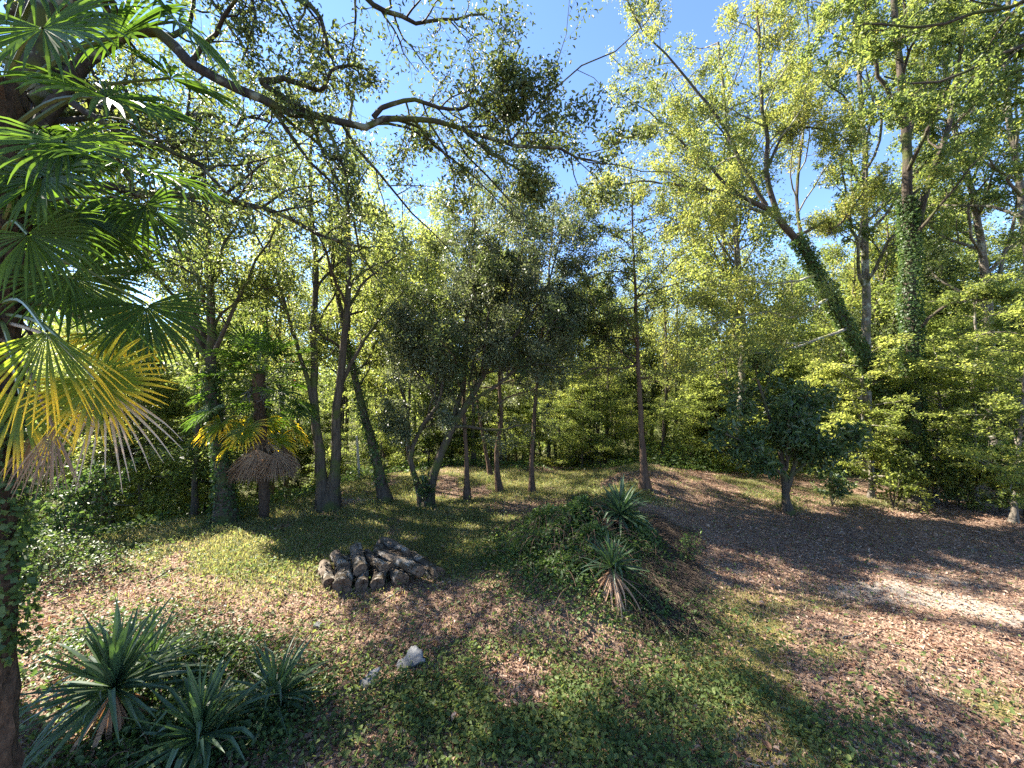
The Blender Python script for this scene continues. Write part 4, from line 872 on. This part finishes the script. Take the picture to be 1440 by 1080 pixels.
def big_palm():
    rg = seed(401)
    d = 2.75
    base = np.array([(-8 - 720) / FPX * d, d, 0.0]); base[2] = float(ground_z(base[0], base[1]))
    root = empty('fan_palm', base, 'big fan palm at the left edge with large drooping fronds and an ivy-clad trunk', 'palm')
    top = P(6, 120, d)
    v, fs, p = palm_trunk_geo(rg, [base, P(-10, 900, d), P(-12, 640, d), P(-2, 400, d), top], 0.112, 44, base, 420, 0.5)
    link('trunk', mesh_from('palm_trunk', v, fs, [M['fibre']], smooth=False), root)
    iv = ivy_on(rg, p, np.full((1, 44), 0.11), 3200, 0.26, 0.6, 0.09, 0.04)
    link('ivy', mesh_from('palm_ivy', iv[0] - base, [iv[1]], [M['ivy']]), root)
    def T(py): return P(np.interp(py, [120, 400, 640, 900], [6, -2, -12, -10]), py, d)
    spec = [  # attach y, hub px,py,depth, forward px,py,depth-delta target, normal hint, R, span, droop, mat
        (150, 165, 52, 2.85, (250, 20, 0.15), (0.1, -0.35, 1), 0.66, 300, 0.75, 'frond'),
        (190, 150, 137, 2.6, (230, 190, -0.15), (0.1, -0.45, 1), 0.62, 310, 0.55, 'frond'),
        (260, 185, 240, 2.65, (270, 270, -0.05), (0.15, -0.3, 1), 0.60, 280, 0.85, 'frond'),
        (300, 205, 290, 3.1, (255, 345, 0.1), (0.5, -0.4, 0.7), 0.50, 240, 0.6, 'frond'),
        (380, 180, 388, 3.2, (215, 380, 0.1), (0.2, -0.3, 1), 0.36, 260, 0.4, 'frond'),
        (430, 66, 466, 2.35, (52, 600, -0.02), (0.3, -0.9, 0.35), 0.60, 125, 0.25, 'frond_old'),
        (440, 134, 533, 2.5, (180, 600, 0.02), (0.1, -0.95, 0.25), 0.46, 230, 0.18, 'frond_old'),
        (350, 205, 430, 3.1, (235, 510, 0.1), (0.6, -0.5, 0.4), 0.56, 220, 0.55, 'frond'),
        (120, 60, 40, 2.5, (80, 150, -0.3), (0, -0.8, 0.6), 0.62, 280, 0.7, 'frond'),
        (120, 40, -30, 2.7, (90, 60, -0.2), (0, -0.6, 0.8), 0.66, 280, 0.6, 'frond'),
        (320, 60, 250, 2.35, (40, 330, -0.2), (0, -0.9, 0.4), 0.5, 240, 0.6, 'frond'),
        (420, 100, 390, 2.9, (160, 470, 0.1), (0.3, -0.6, 0.6), 0.52, 230, 0.55, 'frond'),
        (420, 160, 470, 3.15, (230, 500, 0.1), (0.2, -0.5, 0.8), 0.52, 240, 0.7, 'frond_old'),
        (250, 90, 200, 2.45, (130, 260, -0.1), (0.2, -0.6, 0.7), 0.55, 270, 0.7, 'frond'),
        (300, 110, 300, 2.9, (170, 350, 0.0), (0.2, -0.5, 0.8), 0.5, 260, 0.7, 'frond'),
        (200, 240, 110, 3.0, (310, 140, 0.1), (0.1, -0.3, 1), 0.55, 260, 0.75, 'frond'),
        (140, 250, 30, 3.1, (300, 90, 0.1), (0.1, -0.3, 1), 0.56, 260, 0.9, 'frond'),
        (280, 30, 230, 2.4, (60, 310, -0.1), (0.2, -0.7, 0.5), 0.5, 240, 0.8, 'frond'),
        (330, 40, 330, 2.4, (90, 400, 0.0), (0.2, -0.7, 0.5), 0.48, 230, 0.8, 'frond'),
        (300, 140, 310, 3.1, (180, 370, 0.1), (0.2, -0.5, 0.8), 0.5, 260, 0.8, 'frond'),
        (90, 110, -90, 2.7, (170, -160, 0.1), (0.1, -0.4, 0.8), 0.62, 280, 0.5, 'frond'),
        (440, 30, 560, 2.5, (25, 660, 0.0), (0.2, -0.9, 0.3), 0.50, 200, 0.4, 'frond_old'),
        (330, 120, 330, 3.3, (190, 340, 0.2), (0.1, -0.4, 1), 0.5, 260, 0.6, 'frond'),
        (380, 60, 420, 3.3, (110, 440, 0.3), (0.1, -0.5, 1), 0.55, 260, 0.7, 'frond'),
    ]
    for (ay, hx, hy, hd, tg, nh, R, sp, dr, mt) in spec:
        hub = P(hx, hy, hd); fwd = P(tg[0], tg[1], hd + tg[2]) - hub; R = R * (0.94 + 0.12 * rg.random()); sp = sp * (0.9 + 0.2 * rg.random()); dr = dr * (0.8 + 0.5 * rg.random())
        add_frond(root, base, fan_frond(rg, T(ay), hub, fwd, nh, R, 40, sp, dr, 0.011, 0.12), mt, label='yellowing frond hanging low' if mt == 'frond_old' else None)
    # unseen side of the crown, off the left of the frame
    for k in range(12):
        a = math.radians(150 + 160 * rg.random()); el = math.radians(-30 + 95 * rg.random())
        dv = np.array([math.cos(a) * math.cos(el), -math.sin(a) * math.cos(el) * 0.8, math.sin(el)])
        dv[0] = -abs(dv[0])
        A = T(120 + 250 * rg.random()); hub = A + dv * 0.65
        add_frond(root, base, fan_frond(rg, A, hub, dv + [0, 0, -0.2], (0, 0, 1), 0.58, 34, 270, 0.6, 0.011, 0.1), 'frond')
    # dry hanging fronds
    for hx, hy, hd, R in ((75, 600, 2.4, 0.42), (45, 610, 2.6, 0.34)):
        hub = P(hx, hy, hd)
        add_frond(root, base, fan_frond(rg, T(470), hub, (0.02, 0.0, -1), (0.3, -1, 0), R, 22, 60, 0.3, 0.01, 0.1), 'frond_dead', 'dead_frond', 'shrivelled brown dead frond hanging from the crown')
    hub = P(150, 545, 2.62)
    add_frond(root, base, fan_frond(rg, T(450), hub, P(185, 680, 2.62) - hub, (0.2, -1, 0.1), 0.66, 15, 95, 0.22, 0.01, 0.1, split=0.28), 'frond_tan', 'dead_frond', 'bleached dry frond with thin pale strips hanging behind the yellow one')
big_palm()

def mid_palm():
    rg = seed(402)
    base = on_ground(372, 729); d = base[1]
    root = empty('fan_palm', base, 'smaller fan palm with a brown skirt of dead fronds standing at the lawn edge', 'palm')
    def X(py): return np.interp(py, [500, 545, 690, 729], [362, 364, 371, 372])
    def T(py): return P(X(py), py, d)
    v, fs, p = palm_trunk_geo(rg, [base, T(690), T(620), T(560), T(525)], 0.12, 36, base, 300, 0.5)
    link('trunk', mesh_from('skirted_palm_trunk', v, fs, [M['fibre']], smooth=False), root)
    n = 34
    for k in range(n):
        a = 2.4 * k + 0.4 * rg.normal(); f = k / (n - 1)
        el = math.radians(78 - 125 * f + 8 * rg.normal())
        dv = np.array([math.cos(a) * math.cos(el), math.sin(a) * math.cos(el), math.sin(el)])
        A = T(530 + 45 * f); L_ = 0.7 + 0.4 * rg.random(); hub = A + dv * L_ + np.array([0, 0, -0.12 * f])
        old = f > 0.82
        add_frond(root, base, fan_frond(rg, A, hub, dv + np.array([0, 0, -0.45 - 0.3 * f]), (dv[0] * -0.3, dv[1] * -0.3, 1), 0.68, 32, 250, 0.65, 0.010, 0.14), 'frond_old' if old else 'frond', label='yellowed lower frond' if old else None)
    m = 40
    for k in range(m):
        a = 2.4 * k + 0.3 * rg.normal(); out = 0.18 + 0.24 * rg.random() + (0.22 if math.cos(a) > 0.5 else 0)
        A = T(618 + 16 * rg.random()); hub = A + np.array([math.cos(a) * out, math.sin(a) * out, -0.12 - 0.22 * rg.random()])
        add_frond(root, base, fan_frond(rg, A, hub, (math.cos(a) * 0.35, math.sin(a) * 0.35, -1), (math.cos(a), math.sin(a), 0.3), 0.52 + 0.2 * rg.random(), 20, 110, 0.3, 0.008, 0.25), 'frond_dead', 'dead_frond')
    # dark fruit stalk clumps
    for sx in (-1, 1):
        c = T(553) + np.array([sx * 0.17, -0.1, 0])
        q = np.repeat(c[None], 26, 0) + rg.standard_normal((26, 3)) * np.array([.05, .05, .09])
        e = q + rg.standard_normal((26, 3)) * 0.05 + np.array([0, 0, -0.10])
        v, f = tubes(np.stack([q, (q + e) / 2 + rg.standard_normal((26, 3)) * .01, e], 1) - base, np.full((26, 3), 0.012), 4)
        link('fruit_stalk', mesh_from('fruit_stalk', v, [f], [M['darkstone']]), root)
mid_palm()

# ------------------------------------------------------------------ yuccas
def yucca_strips(rg, c, n, L0, w0, el0, el1, droop, jit=0.15):
    a = np.arange(n) * 2.39996 + jit * rg.standard_normal(n); f = (np.arange(n) + 0.5) / n
    el = np.radians(el0 + (el1 - el0) * f + 7 * rg.standard_normal(n))
    d = np.stack([np.cos(a) * np.cos(el), np.sin(a) * np.cos(el), np.sin(el)], 1)
    lat = np.stack([-np.sin(a), np.cos(a), np.zeros(n)], 1)
    K = 8; t = np.linspace(0, 1, K); L_ = L0 * (0.75 + 0.4 * rg.random(n)); w = w0 * (0.8 + 0.4 * rg.random(n))
    prof = np.array([0.55, 0.75, 0.95, 1.0, 0.9, 0.7, 0.4, 0.04])
    p = np.repeat(np.asarray(c)[None], n, 0) + d * 0.03; V = np.zeros((n, K, 3, 3))
    dr = droop * (0.3 + 1.2 * rg.random(n)) * (0.35 + 0.9 * f)
    kink = np.where(rg.random(n) < 0.24, rg.integers(3, 6, n), 99); tw = 0.10 * rg.standard_normal((n, 1))
    for k in range(K):
        if k: p = p + d * (L_ / (K - 1))[:, None]
        nn = norm(np.cross(lat, d)); ww = (w * prof[k])[:, None]
        nn = np.where(nn[:, 2:3] < 0, -nn, nn)
        V[:, k, 0] = p - lat * ww + nn * ww * 0.55; V[:, k, 1] = p; V[:, k, 2] = p + lat * ww + nn * ww * 0.55
        d = norm(d + (dr * 0.16 * k / K * 2 + 0.9 * (kink == k))[:, None] * np.array([0, 0, -1.0]) + lat * tw * 0.5)
    i = np.arange(n * K * 3).reshape(n, K, 3)
    A_ = np.stack([i[:, :-1, 0], i[:, :-1, 1], i[:, 1:, 1], i[:, 1:, 0]], -1).reshape(-1, 4)
    B_ = np.stack([i[:, :-1, 1], i[:, :-1, 2], i[:, 1:, 2], i[:, 1:, 1]], -1).reshape(-1, 4)
    return V.reshape(-1, 3), np.vstack([A_, B_])

def yucca(base, h, L0, label, sd_, n=80, dead=26, w0=0.017, lean=(0, 0), deadlen=0.55, e1=-25):
    rg = seed(sd_); base = np.asarray(base, float)
    root = empty('yucca', base, label, 'yucca')
    top = np.array([lean[0], lean[1], h])
    p = spline([np.zeros(3), top * 0.5 + [0.01, 0, 0], top], 12, 0.004, rg)[None]
    v, f = tubes(p, np.full((1, 12), 0.05) * (1 + 0.12 * rg.standard_normal((1, 12))), 10, rough=0.06, rg=rg)
    link('stem', mesh_from('yucca_stem', v, [f], [M['fibre']]), root)
    v, f = yucca_strips(rg, top, n, L0, w0, 85, e1, 0.55)
    link('leaf_rosette', mesh_from('yucca_leaves', v, [f], [M['yucca']], smooth=False), root)
    if dead:
        v, f = yucca_strips(rg, top - [0, 0, 0.05], dead, deadlen, w0 * 0.9, -35, -80, 1.6)
        link('dead_leaf_skirt', mesh_from('yucca_dead_leaves', v, [f], [M['yucca_dead']], smooth=False), root)
    return root

def yat(px, py, d): return P(px, py, d)
def yucca_at(px, py, d, *a, **k):
    c = P(px, py, d); gz = float(ground_z(c[0], c[1]))
    yucca((c[0], c[1], gz), c[2] - gz, *a, **k)
yucca_at(160, 968, 3.75, 0.76, 'tallest of the lower-left yuccas, with a brown shaggy stem beside the palm trunk', 501, n=110, dead=36, deadlen=0.6, w0=0.024)
yucca_at(282, 1036, 3.55, 0.64, 'blue-green yucca lowest at the bottom of the picture, between the other two', 502, n=80, dead=18, deadlen=0.4, w0=0.024)
yucca_at(388, 982, 4.05, 0.56, 'small spiky yucca on the right of the clump beside the brown leaf litter', 503, n=95, dead=10, deadlen=0.35, w0=0.017, e1=-50)
yucca_at(212, 935, 4.35, 0.6, 'small yucca half hidden behind the tallest one', 504, n=50, dead=6, w0=0.015)
yucca((*on_ground(872, 746),), 0.30, 0.66, 'upper yucca with an upright fan of stiff leaves on top of the bank', 505, n=75, dead=10, w0=0.026, deadlen=0.4, e1=-20)
yucca((*on_ground(860, 832),), 0.36, 0.50, 'lower yucca on the bank face with a wide tan skirt of dead leaves', 506, n=55, dead=75, w0=0.017, deadlen=0.66, e1=0)

# ------------------------------------------------------------------ ground cover on the bank and under the yuccas
brambles('brambles', 'tangle of brambles and ivy covering the bank around the yuccas', 'brambles',
         [(0.7, 7.3, 0.8, 0.9, 0.65, 3.4), (1.25, 7.5, 0.5, 0.6, 0.6, 2.2), (1.35, 6.6, 0.35, 0.3, 0.5, 0.8), (1.9, 7.9, 0.7, 0.6, 0.25, 1.6), (0.5, 8.0, 1.0, 0.8, 0.35, 1.5), (1.2, 6.5, 0.8, 0.8, 0.25, 1.6), (2.4, 7.1, 0.4, 0.8, 0.3, 0.6), (0.9, 6.1, 1.0, 0.7, 0.2, 0.9), (2.2, 5.6, 0.9, 0.6, 0.15, .5)],
         601, 'bramble', 42000, 0.045, 700)
brambles('ivy_ground_cover', 'ivy spreading under the yuccas at the foot of the palm', 'ivy',
         [(-3.2, 3.7, 1.0, 0.6, 0.25, 2), (-3.8, 4.5, 0.9, 0.7, 0.2, 1.6), (-2.7, 4.1, 0.6, 0.5, 0.12, .8), (-5.2, 4.9, 0.9, 0.8, 0.3, 1), (-8.2, 6.8, 1.2, 0.8, 0.7, 1.3)],
         602, 'ivy', 17000, 0.042, 140)

def dry_grass():
    rg = seed(640); n = 16000
    y = 5.2 + 3.4 * rg.random(n); x = 1.75 + 0.42 * (y - 6.4) + 0.45 + 0.85 * rg.random(n) + 0.1 * rg.standard_normal(n)
    k = fbm(x * 1.4, y * 1.4, 19) > 0.40; x, y = x[k], y[k]; n = len(x)
    b = np.stack([x, y, ground_z(x, y) - 0.005], 1); ln = norm(rg.standard_normal((n, 3)) * np.array([1, 1, 0]) + np.array([.5, -.3, 0]))
    h = (0.05 + 0.16 * rg.random(n) ** 2)[:, None]; w = 0.004
    sd_ = np.stack([-ln[:, 1], ln[:, 0], np.zeros(n)], 1); up = np.array([0, 0, 1.0])
    mid = b + up * h * 0.55 + ln * h * 0.5; tp = b + up * h * 0.35 + ln * h * 1.4
    V = np.stack([b - sd_ * w, b + sd_ * w, mid + sd_ * w, tp, mid - sd_ * w], 1).reshape(-1, 3); i = np.arange(n * 5).reshape(n, 5)
    tag(link('dry_grass', mesh_from('dry_grass', V, [i[:, [0, 1, 2, 4]], i[:, [4, 2, 3]]], [M['straw']])), 'brown dry grass lying over the right flank of the bank', 'dry grass', kind='stuff')
dry_grass()

# ------------------------------------------------------------------ log pile
def log(c, axis, L_, r, label, sd_, hollow=False):
    r = r * 0.70; L_ = L_ * 1.08
    rg = seed(sd_); axis = norm(np.asarray(axis, float)); c = np.asarray(c, float)
    root = empty('log', c, label, 'log', None)
    n = 14; t = np.linspace(-0.5, 0.5, n)
    ref = norm(np.cross(axis, [0.1, 0.2, 1.0])); bend = 0.03 * rg.normal()
    pts = axis[None] * (t * L_)[:, None] + ref[None] * (bend * np.cos(t * 3))[:, None]
    sides = 22; th = np.arange(sides) / sides * 2 * math.pi
    lob = 1 + 0.07 * np.cos(2 * th + rg.random() * 6) + 0.06 * np.cos(3 * th + rg.random() * 6) + 0.03 * rg.standard_normal(sides)
    A_ = norm(np.cross([0.1, 0.2, 1.0], axis)); B_ = np.cross(axis, A_)
    rad = r * lob[None, :] * (1 + 0.035 * rg.standard_normal((n, sides))) * (1 + 0.04 * np.sin(t * 7 + rg.random() * 6))[:, None] * (1 + 0.05 * np.sin(3 * th + 6 * rg.random())[None] * np.cos(t * 9 + rg.random() * 6)[:, None])
    V = pts[:, None, :] + rad[..., None] * (np.cos(th)[None, :, None] * A_ + np.sin(th)[None, :, None] * B_)
    i = np.arange(n * sides).reshape(n, sides)
    F = np.stack([i[:-1], np.roll(i[:-1], -1, 1), np.roll(i[1:], -1, 1), i[1:]], -1).reshape(-1, 4)
    # loose bark strips
    k = 34; j = rg.integers(1, n - 3, k); s = rg.integers(0, sides, k)
    b0 = V[j, s] * 1.0; b1 = V[j, (s + 1) % sides]; e0 = V[j + 2, s]; e1 = V[j + 2, (s + 1) % sides]
    outv = norm(b0 - pts[j]) * 0.035
    SV = np.stack([b0 + outv * 0.2, b1 + outv * 0.2, e1 + outv * (0.6 + rg.random((k, 1))), e0 + outv * (0.6 + rg.random((k, 1)))], 1).reshape(-1, 3)
    SF = np.arange(k * 4).reshape(k, 4) + n * sides
    link('bark', mesh_from('log_bark', np.vstack([V.reshape(-1, 3), SV]), [F, SF], [M['log']]), root)
    for e, s in ((0, -1), (-1, 1)):
        ring = V[e]; inner = pts[e] + (ring - pts[e]) * 0.55 - axis * s * (0.03 if hollow else 0.008) + 0.014 * rg.standard_normal((sides, 3))
        cc = pts[e] - axis * s * (0.08 if hollow else 0.0)
        VV = np.vstack([ring, inner, cc[None]]); q = np.arange(sides)
        F1 = np.stack([q, np.roll(q, -1), np.roll(q, -1) + sides, q + sides], 1); F2 = np.stack([q + sides, np.roll(q, -1) + sides, np.full(sides, 2 * sides)], 1)
        link('cut_end', mesh_from('log_end', VV, [F1, F2], [M['cut']], [0, 0], smooth=False), root)
    return root

def log_pile():
    def G(px, py, lift): 
        g = on_ground(px, py); g[2] += lift; return g
    toward = np.array([0.42, -1, 0.0])     # axis of the left half of the pile, pointing at the camera
    across = np.array([0.8, -0.75, -0.02])  # axis of the right half
    o = on_ground(519, 817)
    def at(dx, dy, dz):
        x, y = o[0] + (0.96 * dx - 0.14 * (dx > 0.36)) * 0.82, o[1] + dy * 0.84; return np.array([x, y, float(ground_z(x, y)) + dz * 0.68])
    log(at(-0.98, 0.10, 0.13), toward + [0.2, 0, 0], 0.75, 0.14, 'log at the left end of the pile, crusted with dead bark', 701)
    log(at(-0.58, 0.02, 0.18), toward, 0.85, 0.20, 'thick log with a reddish rotten end facing the viewer at the left of the pile', 702, True)
    log(at(-0.16, 0.10, 0.14), toward + [-0.1, 0, 0], 0.8, 0.15, 'ground-level log right of the thick reddish-ended one', 703, True)
    log(at(0.20, 0.12, 0.15), toward + [-0.2, 0, 0], 0.75, 0.155, 'hollow-looking log at the middle of the bottom row', 704, True)
    log(at(0.72, 0.16, 0.16), toward + [0.1, 0, 0], 0.7, 0.165, 'bottom-row log with a brown end under the diagonal log', 705)
    log(at(-0.80, 0.32, 0.34), toward + [0.35, 0, 0], 0.6, 0.13, 'pale crusty log lying on top at the left', 706)
    log(at(-0.36, 0.28, 0.42), toward + [0.1, 0, -0.1], 0.75, 0.155, 'shaggy brown log on top, resting between the two left bottom logs', 707)
    log(at(0.02, 0.30, 0.38), toward + [0.5, 0, 0], 0.75, 0.12, 'dark log on top near the middle of the pile', 708)
    log(at(0.38, 0.42, 0.40), across + [-0.3, 0, 0], 0.7, 0.12, 'short log on top behind the diagonal one', 709)
    log(at(0.74, 0.12, 0.44), across + [0.2, 0, 0], 1.1, 0.14, 'brown diagonal log on the front right of the pile', 710)
    log(at(0.86, 0.66, 0.22), across + [0.05, 0, 0], 1.6, 0.19, 'long grey log with a dark sawn end at the right of the pile', 711)
    log(at(0.42, 0.92, 0.20), across + [-0.1, 0, 0], 1.2, 0.16, 'grey log at the rear of the pile with a pale worn top', 712)
    log(at(0.45, 0.80, 0.48), across, 0.8, 0.12, 'grey split log lying highest at the rear of the pile', 713)
    log(at(0.62, 0.30, 0.15), across + [-.5, 0, 0], 0.8, 0.14, 'log wedged low between the two halves of the pile', 715)
    log(at(0.25, 0.55, 0.38), across + [-0.1, 0, 0], 0.9, 0.11, 'thin dark log bridging the two halves of the pile', 716)
    log(at(-0.20, 0.62, 0.15), toward + [0.3, 0, 0], 0.7, 0.14, 'low log at the back of the pile, half hidden', 714)
log_pile()

# ------------------------------------------------------------------ small things on the ground
def slab(px, py, outline, th, tilt, label, sd_, mat='stone', name='flat_stone'):
    rg = seed(sd_); g = on_ground(px, py)
    n = len(outline); o2 = np.array(outline, float)
    dense = []
    for k in range(n):
        a, b = o2[k], o2[(k + 1) % n]
        for t in np.linspace(0, 1, 5, endpoint=False): dense.append(a + (b - a) * t + rg.standard_normal(2) * 0.006)
    D = np.array(dense); m = len(D)
    ring = lambda s, z, j: np.column_stack([D * s, z + rg.standard_normal(m) * j])
    V = np.vstack([ring(1.0, 0, .001), ring(1.02, th * 0.6, .001), ring(0.93, th, .0015), ring(0.5, th * 1.04, .001), [[0, 0, th * 1.05]]])
    q = np.arange(m); F = []
    for r in range(3): F.append(np.stack([q + r * m, np.roll(q, -1) + r * m, np.roll(q, -1) + (r + 1) * m, q + (r + 1) * m], 1))
    T3 = np.stack([q + 3 * m, np.roll(q, -1) + 3 * m, np.full(m, 4 * m)], 1)
    o = link(name, mesh_from(name, V, F + [T3], [M[mat]], [0, 0, 0, 0], smooth=False), loc=(g[0], g[1], g[2] + 0.035))
    o.rotation_euler = tilt
    tag(o, label, 'stone')
slab(577, 938, [(-.16, -.10), (.18, -.03), (.15, .10), (.04, .19), (-.02, .17), (-.07, .06), (-.15, .05)], 0.032, (0.42, -0.12, 0.1), 'larger angular grey-white flat stone lying among the weeds', 801)
slab(518, 962, [(-.10, -.03), (.0, -.13), (.06, -.02), (.12, .13), (.0, .09)], 0.03, (0.4, -0.1, 0.05), 'smaller white wedge-shaped stone lying left of the bigger one', 802)
slab(716, 770, [(-.09, -.06), (.09, -.07), (.11, .05), (-.02, .1), (-.1, .03)], 0.09, (0.1, 0.1, 0), 'small dark stone in the grass beside the brambles', 803, 'darkstone', 'small_stone')
slab(446, 884, [(-.05, -.03), (.05, -.04), (.06, .04), (-.03, .05)], 0.03, (0.2, 0.1, 0), 'small pale stone in the leaf litter below the log pile', 804, 'stone', 'small_stone')

def twig(pts, r, label, sd_, name='fallen_branch', bark='bark_grey', side=True):
    rg = seed(sd_); P3 = []
    for px, py, lift in pts:
        g = on_ground(px, py); g[2] += lift + r; P3.append(g)
    base = P3[0]
    s = stem([p - base for p in P3], r, r * 0.45, 14, 0.008, 0, rg)
    vs, f1 = tubes(s[0], s[1], 7, rough=0.06, rg=rg); fs = [f1]; V = [vs]
    if side:
        c, cr = spawn(rg, s[0], s[1], 3, 0.3, 0.9, 0.7, 0.25, 5, flat=0.8); v2, f2 = tubes(c, cr, 5, base=len(vs)); V.append(v2); fs.append(f2)
    tag(link(name, mesh_from(name, np.vstack(V), fs, [M[bark]]), loc=tuple(base)), label, 'branch')
twig([(1192, 1047, 0), (1235, 1050, 0.01)], 0.012, 'short pale stick lying on the moss at the lower right', 811)
twig([(1085, 995, 0), (1125, 1008, 0.01)], 0.012, 'dark stick lying among weeds on the shaded drive', 812)
twig([(535, 850, 0), (560, 836, 0.02), (590, 826, 0.02)], 0.014, 'thin bent branch on the ground in front of the log pile', 813)
twig([(512, 848, 0), (535, 838, 0.0)], 0.012, 'short twig lying just left of the bent branch by the logs', 814, side=False)
twig([(435, 927, 0), (447, 930, 0)], 0.016, 'short pinkish cut stick beside the small yucca', 815, bark='cut', side=False)
twig([(210, 820, 0), (240, 806, 0.02), (272, 800, 0.02)], 0.02, 'pale fallen branch on the sunlit left side of the lawn', 816)
twig([(1180, 900, 0), (1215, 893, 0.01), (1240, 893, .01)], 0.012, 'thin dark twig on the middle of the drive', 817)

def post():
    b = P(505, 697, 14.0); gz = float(ground_z(b[0], b[1])); b[2] = gz
    root = empty('wooden_post', b, 'thin pale weathered post standing at the grassy edge near the leaning tree', 'post')
    v, f = tubes(np.array([[[0, 0, 0], [-.02, 0, .5], [-.05, 0, 1.0], [-.09, 0, 1.55]]]), np.array([[.05, .047, .045, .042]]), 9)
    link('shaft', mesh_from('post_shaft', v, [f], [M['post']]), root)
    v, f = tubes(np.array([[[-.09, 0, 1.55], [-.091, 0, 1.565], [-.092, 0, 1.575]]]), np.array([[.042, .03, .002]]), 9)
    link('cap', mesh_from('post_cap', v, [f], [M['post']]), root)
    e = np.array([0.75, -0.2, 0.06])
    v, f = tubes(np.array([[[0.03, 0, 0.18], e * 0.5 + [0, 0, .05], e]]), np.array([[.018, .016, .014]]), 6)
    link('brace', mesh_from('post_brace', v, [f], [M['bark']]), root)
post()

def shrub(px, py, d, h, wid, n, size, mat, label, sd_):
    rg = seed(sd_); b = P(px, py, d) if d else on_ground(px, py); b[2] = float(ground_z(b[0], b[1]))
    st = [stem([b, b + [rg.normal() * .1 * wid, rg.normal() * .1 * wid, h * .5], b + [rg.normal() * .3 * wid, rg.normal() * .3 * wid, h * (0.8 + .3 * rg.random())]], 0.012, 0.004, 12, 0.01, 0, rg) for k in range(6)]
    Pl, R = cat_pl(st, 12)
    w, lf = crown_from(rg, Pl, R, [LV(7, 0.2, 1, 0.9, 0.45, 6, 4), LV(3, 0.2, 1, 0.8, 0.5, 4, 3)], n, size, mat, spread=0.03, nv=6)
    root = empty('shrub', b, label, 'shrub')
    vs, fs, k = [], [], 0
    for Pq, Rq, sdn in [(Pl, R, 5)] + w:
        v, f = tubes(Pq - b, Rq, sdn, base=k); vs.append(v); fs.append(f); k += len(v)
    link('stem', mesh_from('shrub_stems', np.vstack(vs), fs, [M['bark']]), root)
    (v, f), _ = lf[0]
    link('foliage', mesh_from('shrub_foliage', v - b, [f], [M[mat]]), root)
shrub(972, 800, None, 0.6, 0.4, 260, 0.045, 'bramble', 'wispy little shrub at the right foot of the bank', 821)
shrub(597, 712, 10.6, 0.9, 0.5, 500, 0.07, 'laurel', 'small glossy shrub shining at the foot of the grey-green oak', 822)
shrub(1330, 712, None, 1.0, 1.0, 900, 0.07, 'midgreen', 'leafy shrub between the ivy tree and the thin pale stem', 823)
shrub(1255, 716, None, 1.3, 1.2, 1500, 0.075, 'brightgreen', 'bright leafy shrub at the foot of the upright ivy tree', 826)
shrub(1405, 722, None, 1.5, 1.6, 2200, 0.075, 'brightgreen', 'wide bright shrub at the far right edge of the drive', 827)
shrub(1350, 716, None, 1.1, 1.2, 1500, 0.075, 'midgreen', 'mid-green shrub at the foot of the thin pale stem', 828)
shrub(1440, 735, None, 1.6, 1.4, 2000, 0.08, 'midgreen', 'leafy shrub cut off by the right edge of the picture', 829)
shrub(1170, 712, None, 0.9, 1.0, 900, 0.08, 'laurel', 'low dark shrub right of the glossy-leaved small tree', 824)
shrub(110, 745, 8.2, 1.5, 1.4, 1800, 0.08, 'ivy', 'dark leafy shrub at the left edge of the lawn', 825)
